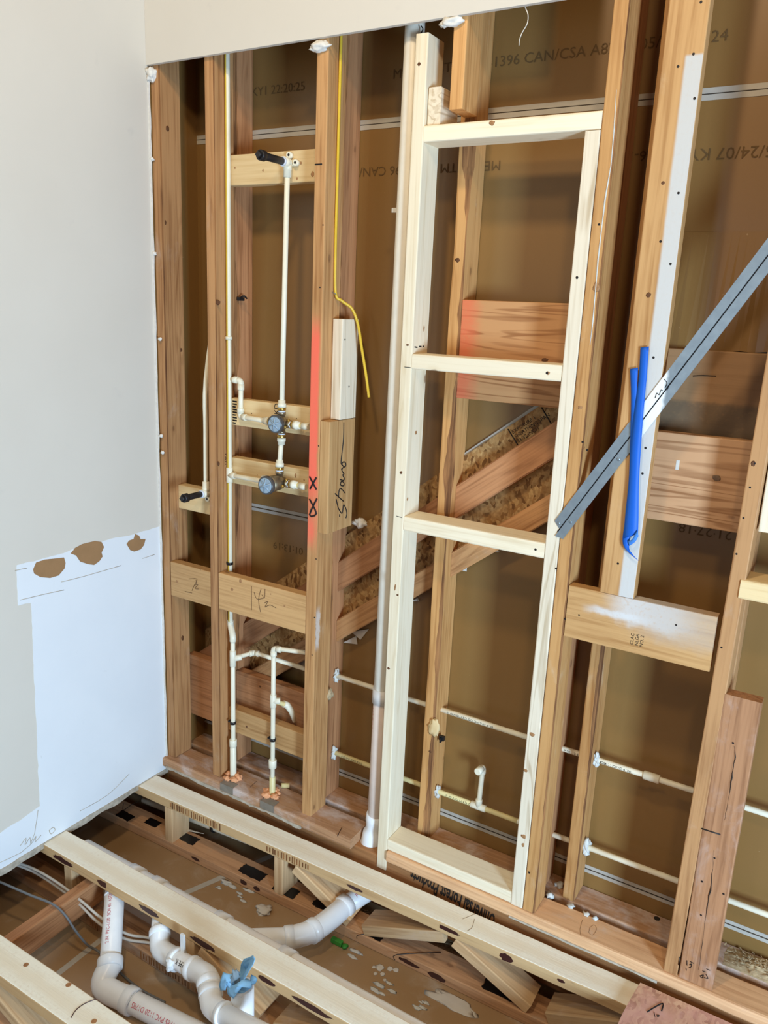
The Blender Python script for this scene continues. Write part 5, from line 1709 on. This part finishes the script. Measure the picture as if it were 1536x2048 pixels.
for i, (px, py, r) in enumerate(blobs):
    m = MB()
    m.lump(at(px, py, z=-0.2325), r, (1, 1, 0.10), 0.3, 1.6, 2, i)
    tag(m.build('plaster_spot', M['film']), 'pale plaster spot on the board below the trusses', 'plaster scrap', 'plaster spots on the board below')
m = MB()
c = at(905, 2005, z=-0.2325)
m.lump(c, 0.06, (1.25, 0.42, 0.025), 0.3, 1.6, 3, 11)
tag(m.build('plaster_smear', M['film']), 'broad pale plaster smear beside the first truss near the bottom of the picture', 'plaster scrap')
for i, (px, py) in enumerate(((770, 1975), (835, 2010), (700, 1910), (455, 1775), (490, 1790))):
    m = MB()
    c = at(px, py, z=-0.2325)
    for k_ in range(5):
        m.lump(c + V((random.uniform(-0.03, 0.03), random.uniform(-0.025, 0.025), 0)), random.uniform(0.004, 0.014), (1.6, 0.6, 0.08), 0.5, 2, 2, i * 7 + k_)
    o = m.build('dust_smear', M['caulk'])
    tag(o, 'scattered white plaster dust on the board below the trusses', 'plaster dust', 'dust smears')
    o['kind'] = 'stuff'

# sawdust heaps
def heap(cx_, cy_, z_, n_, sx_, sy_, label, mats=('sawdust',)):
    m_ = MB()
    rnd = random.Random(int(cx_ * 100))
    bmv = m_.bm
    N_ = 26
    g_ = [[None] * (N_ + 1) for _ in range(N_ + 1)]
    for i in range(N_ + 1):
        for j in range(N_ + 1):
            a_, b_ = i / N_ * 2 - 1, j / N_ * 2 - 1
            h = max(0, 1 - a_ * a_) * max(0, 1 - b_ * b_)
            g_[i][j] = bmv.verts.new((cx_ + a_ * sx_, cy_ + b_ * sy_, z_ + 0.012 * h * (1 + 0.9 * noise.noise(V((a_ * 5, b_ * 5, cx_)))) - 0.0008))
    for i in range(N_):
        for j in range(N_):
            bmv.faces.new((g_[i][j], g_[i + 1][j], g_[i + 1][j + 1], g_[i][j + 1]))
    for i in range(n_):
        a_, b_ = rnd.gauss(0, 0.45), rnd.gauss(0, 0.45)
        if abs(a_) > 1.1 or abs(b_) > 1.0:
            continue
        c_ = V((cx_ + a_ * sx_, cy_ + b_ * sy_, z_ + 0.006 + 0.008 * max(0, 1 - a_ * a_ - b_ * b_)))
        an = rnd.uniform(0, 6.28)
        d_ = V((math.cos(an), math.sin(an), rnd.uniform(-0.3, 0.3))) * rnd.uniform(0.002, 0.007)
        s2_ = V((-d_.y, d_.x, 0)) * 0.35
        m_.prism([c_ - d_ - s2_, c_ + d_ - s2_, c_ + d_ + s2_, c_ - d_ + s2_], (0, 0, 0.0012))
    o_ = m_.build('sawdust', M['sawdust'])
    o_['kind'] = 'stuff'
    return tag(o_, label, 'sawdust')


heap(2.12, 0.155, PZ, 260, 0.13, 0.042, 'heap of sawdust and shavings on the rear plate at the right edge')
heap(0.80, -0.02, -0.233, 160, 0.16, 0.03, 'sawdust behind the big drain pipe')
heap(1.36, 0.0, -0.233, 160, 0.18, 0.05, 'grey shavings below the truss at right')
# caulk and paper crumbs on the right plate
for i, (px, py, r) in enumerate(((1100, 1790, 0.012), (1118, 1770, 0.014), (1142, 1812, 0.010), (1172, 1828, 0.009), (1190, 1836, 0.007))):
    m = MB()
    m.lump(at(px, py, z=PZ + 0.004), r, (1, 0.9, 0.7), 0.5, 1.8, 2, 20 + i)
    tag(m.build('caulk_crumb', M['caulk'] if i != 3 else M['film']), 'grey-white caulk crumb on the plates near the narrow rear stud', 'caulk', 'caulk crumbs on the plates')
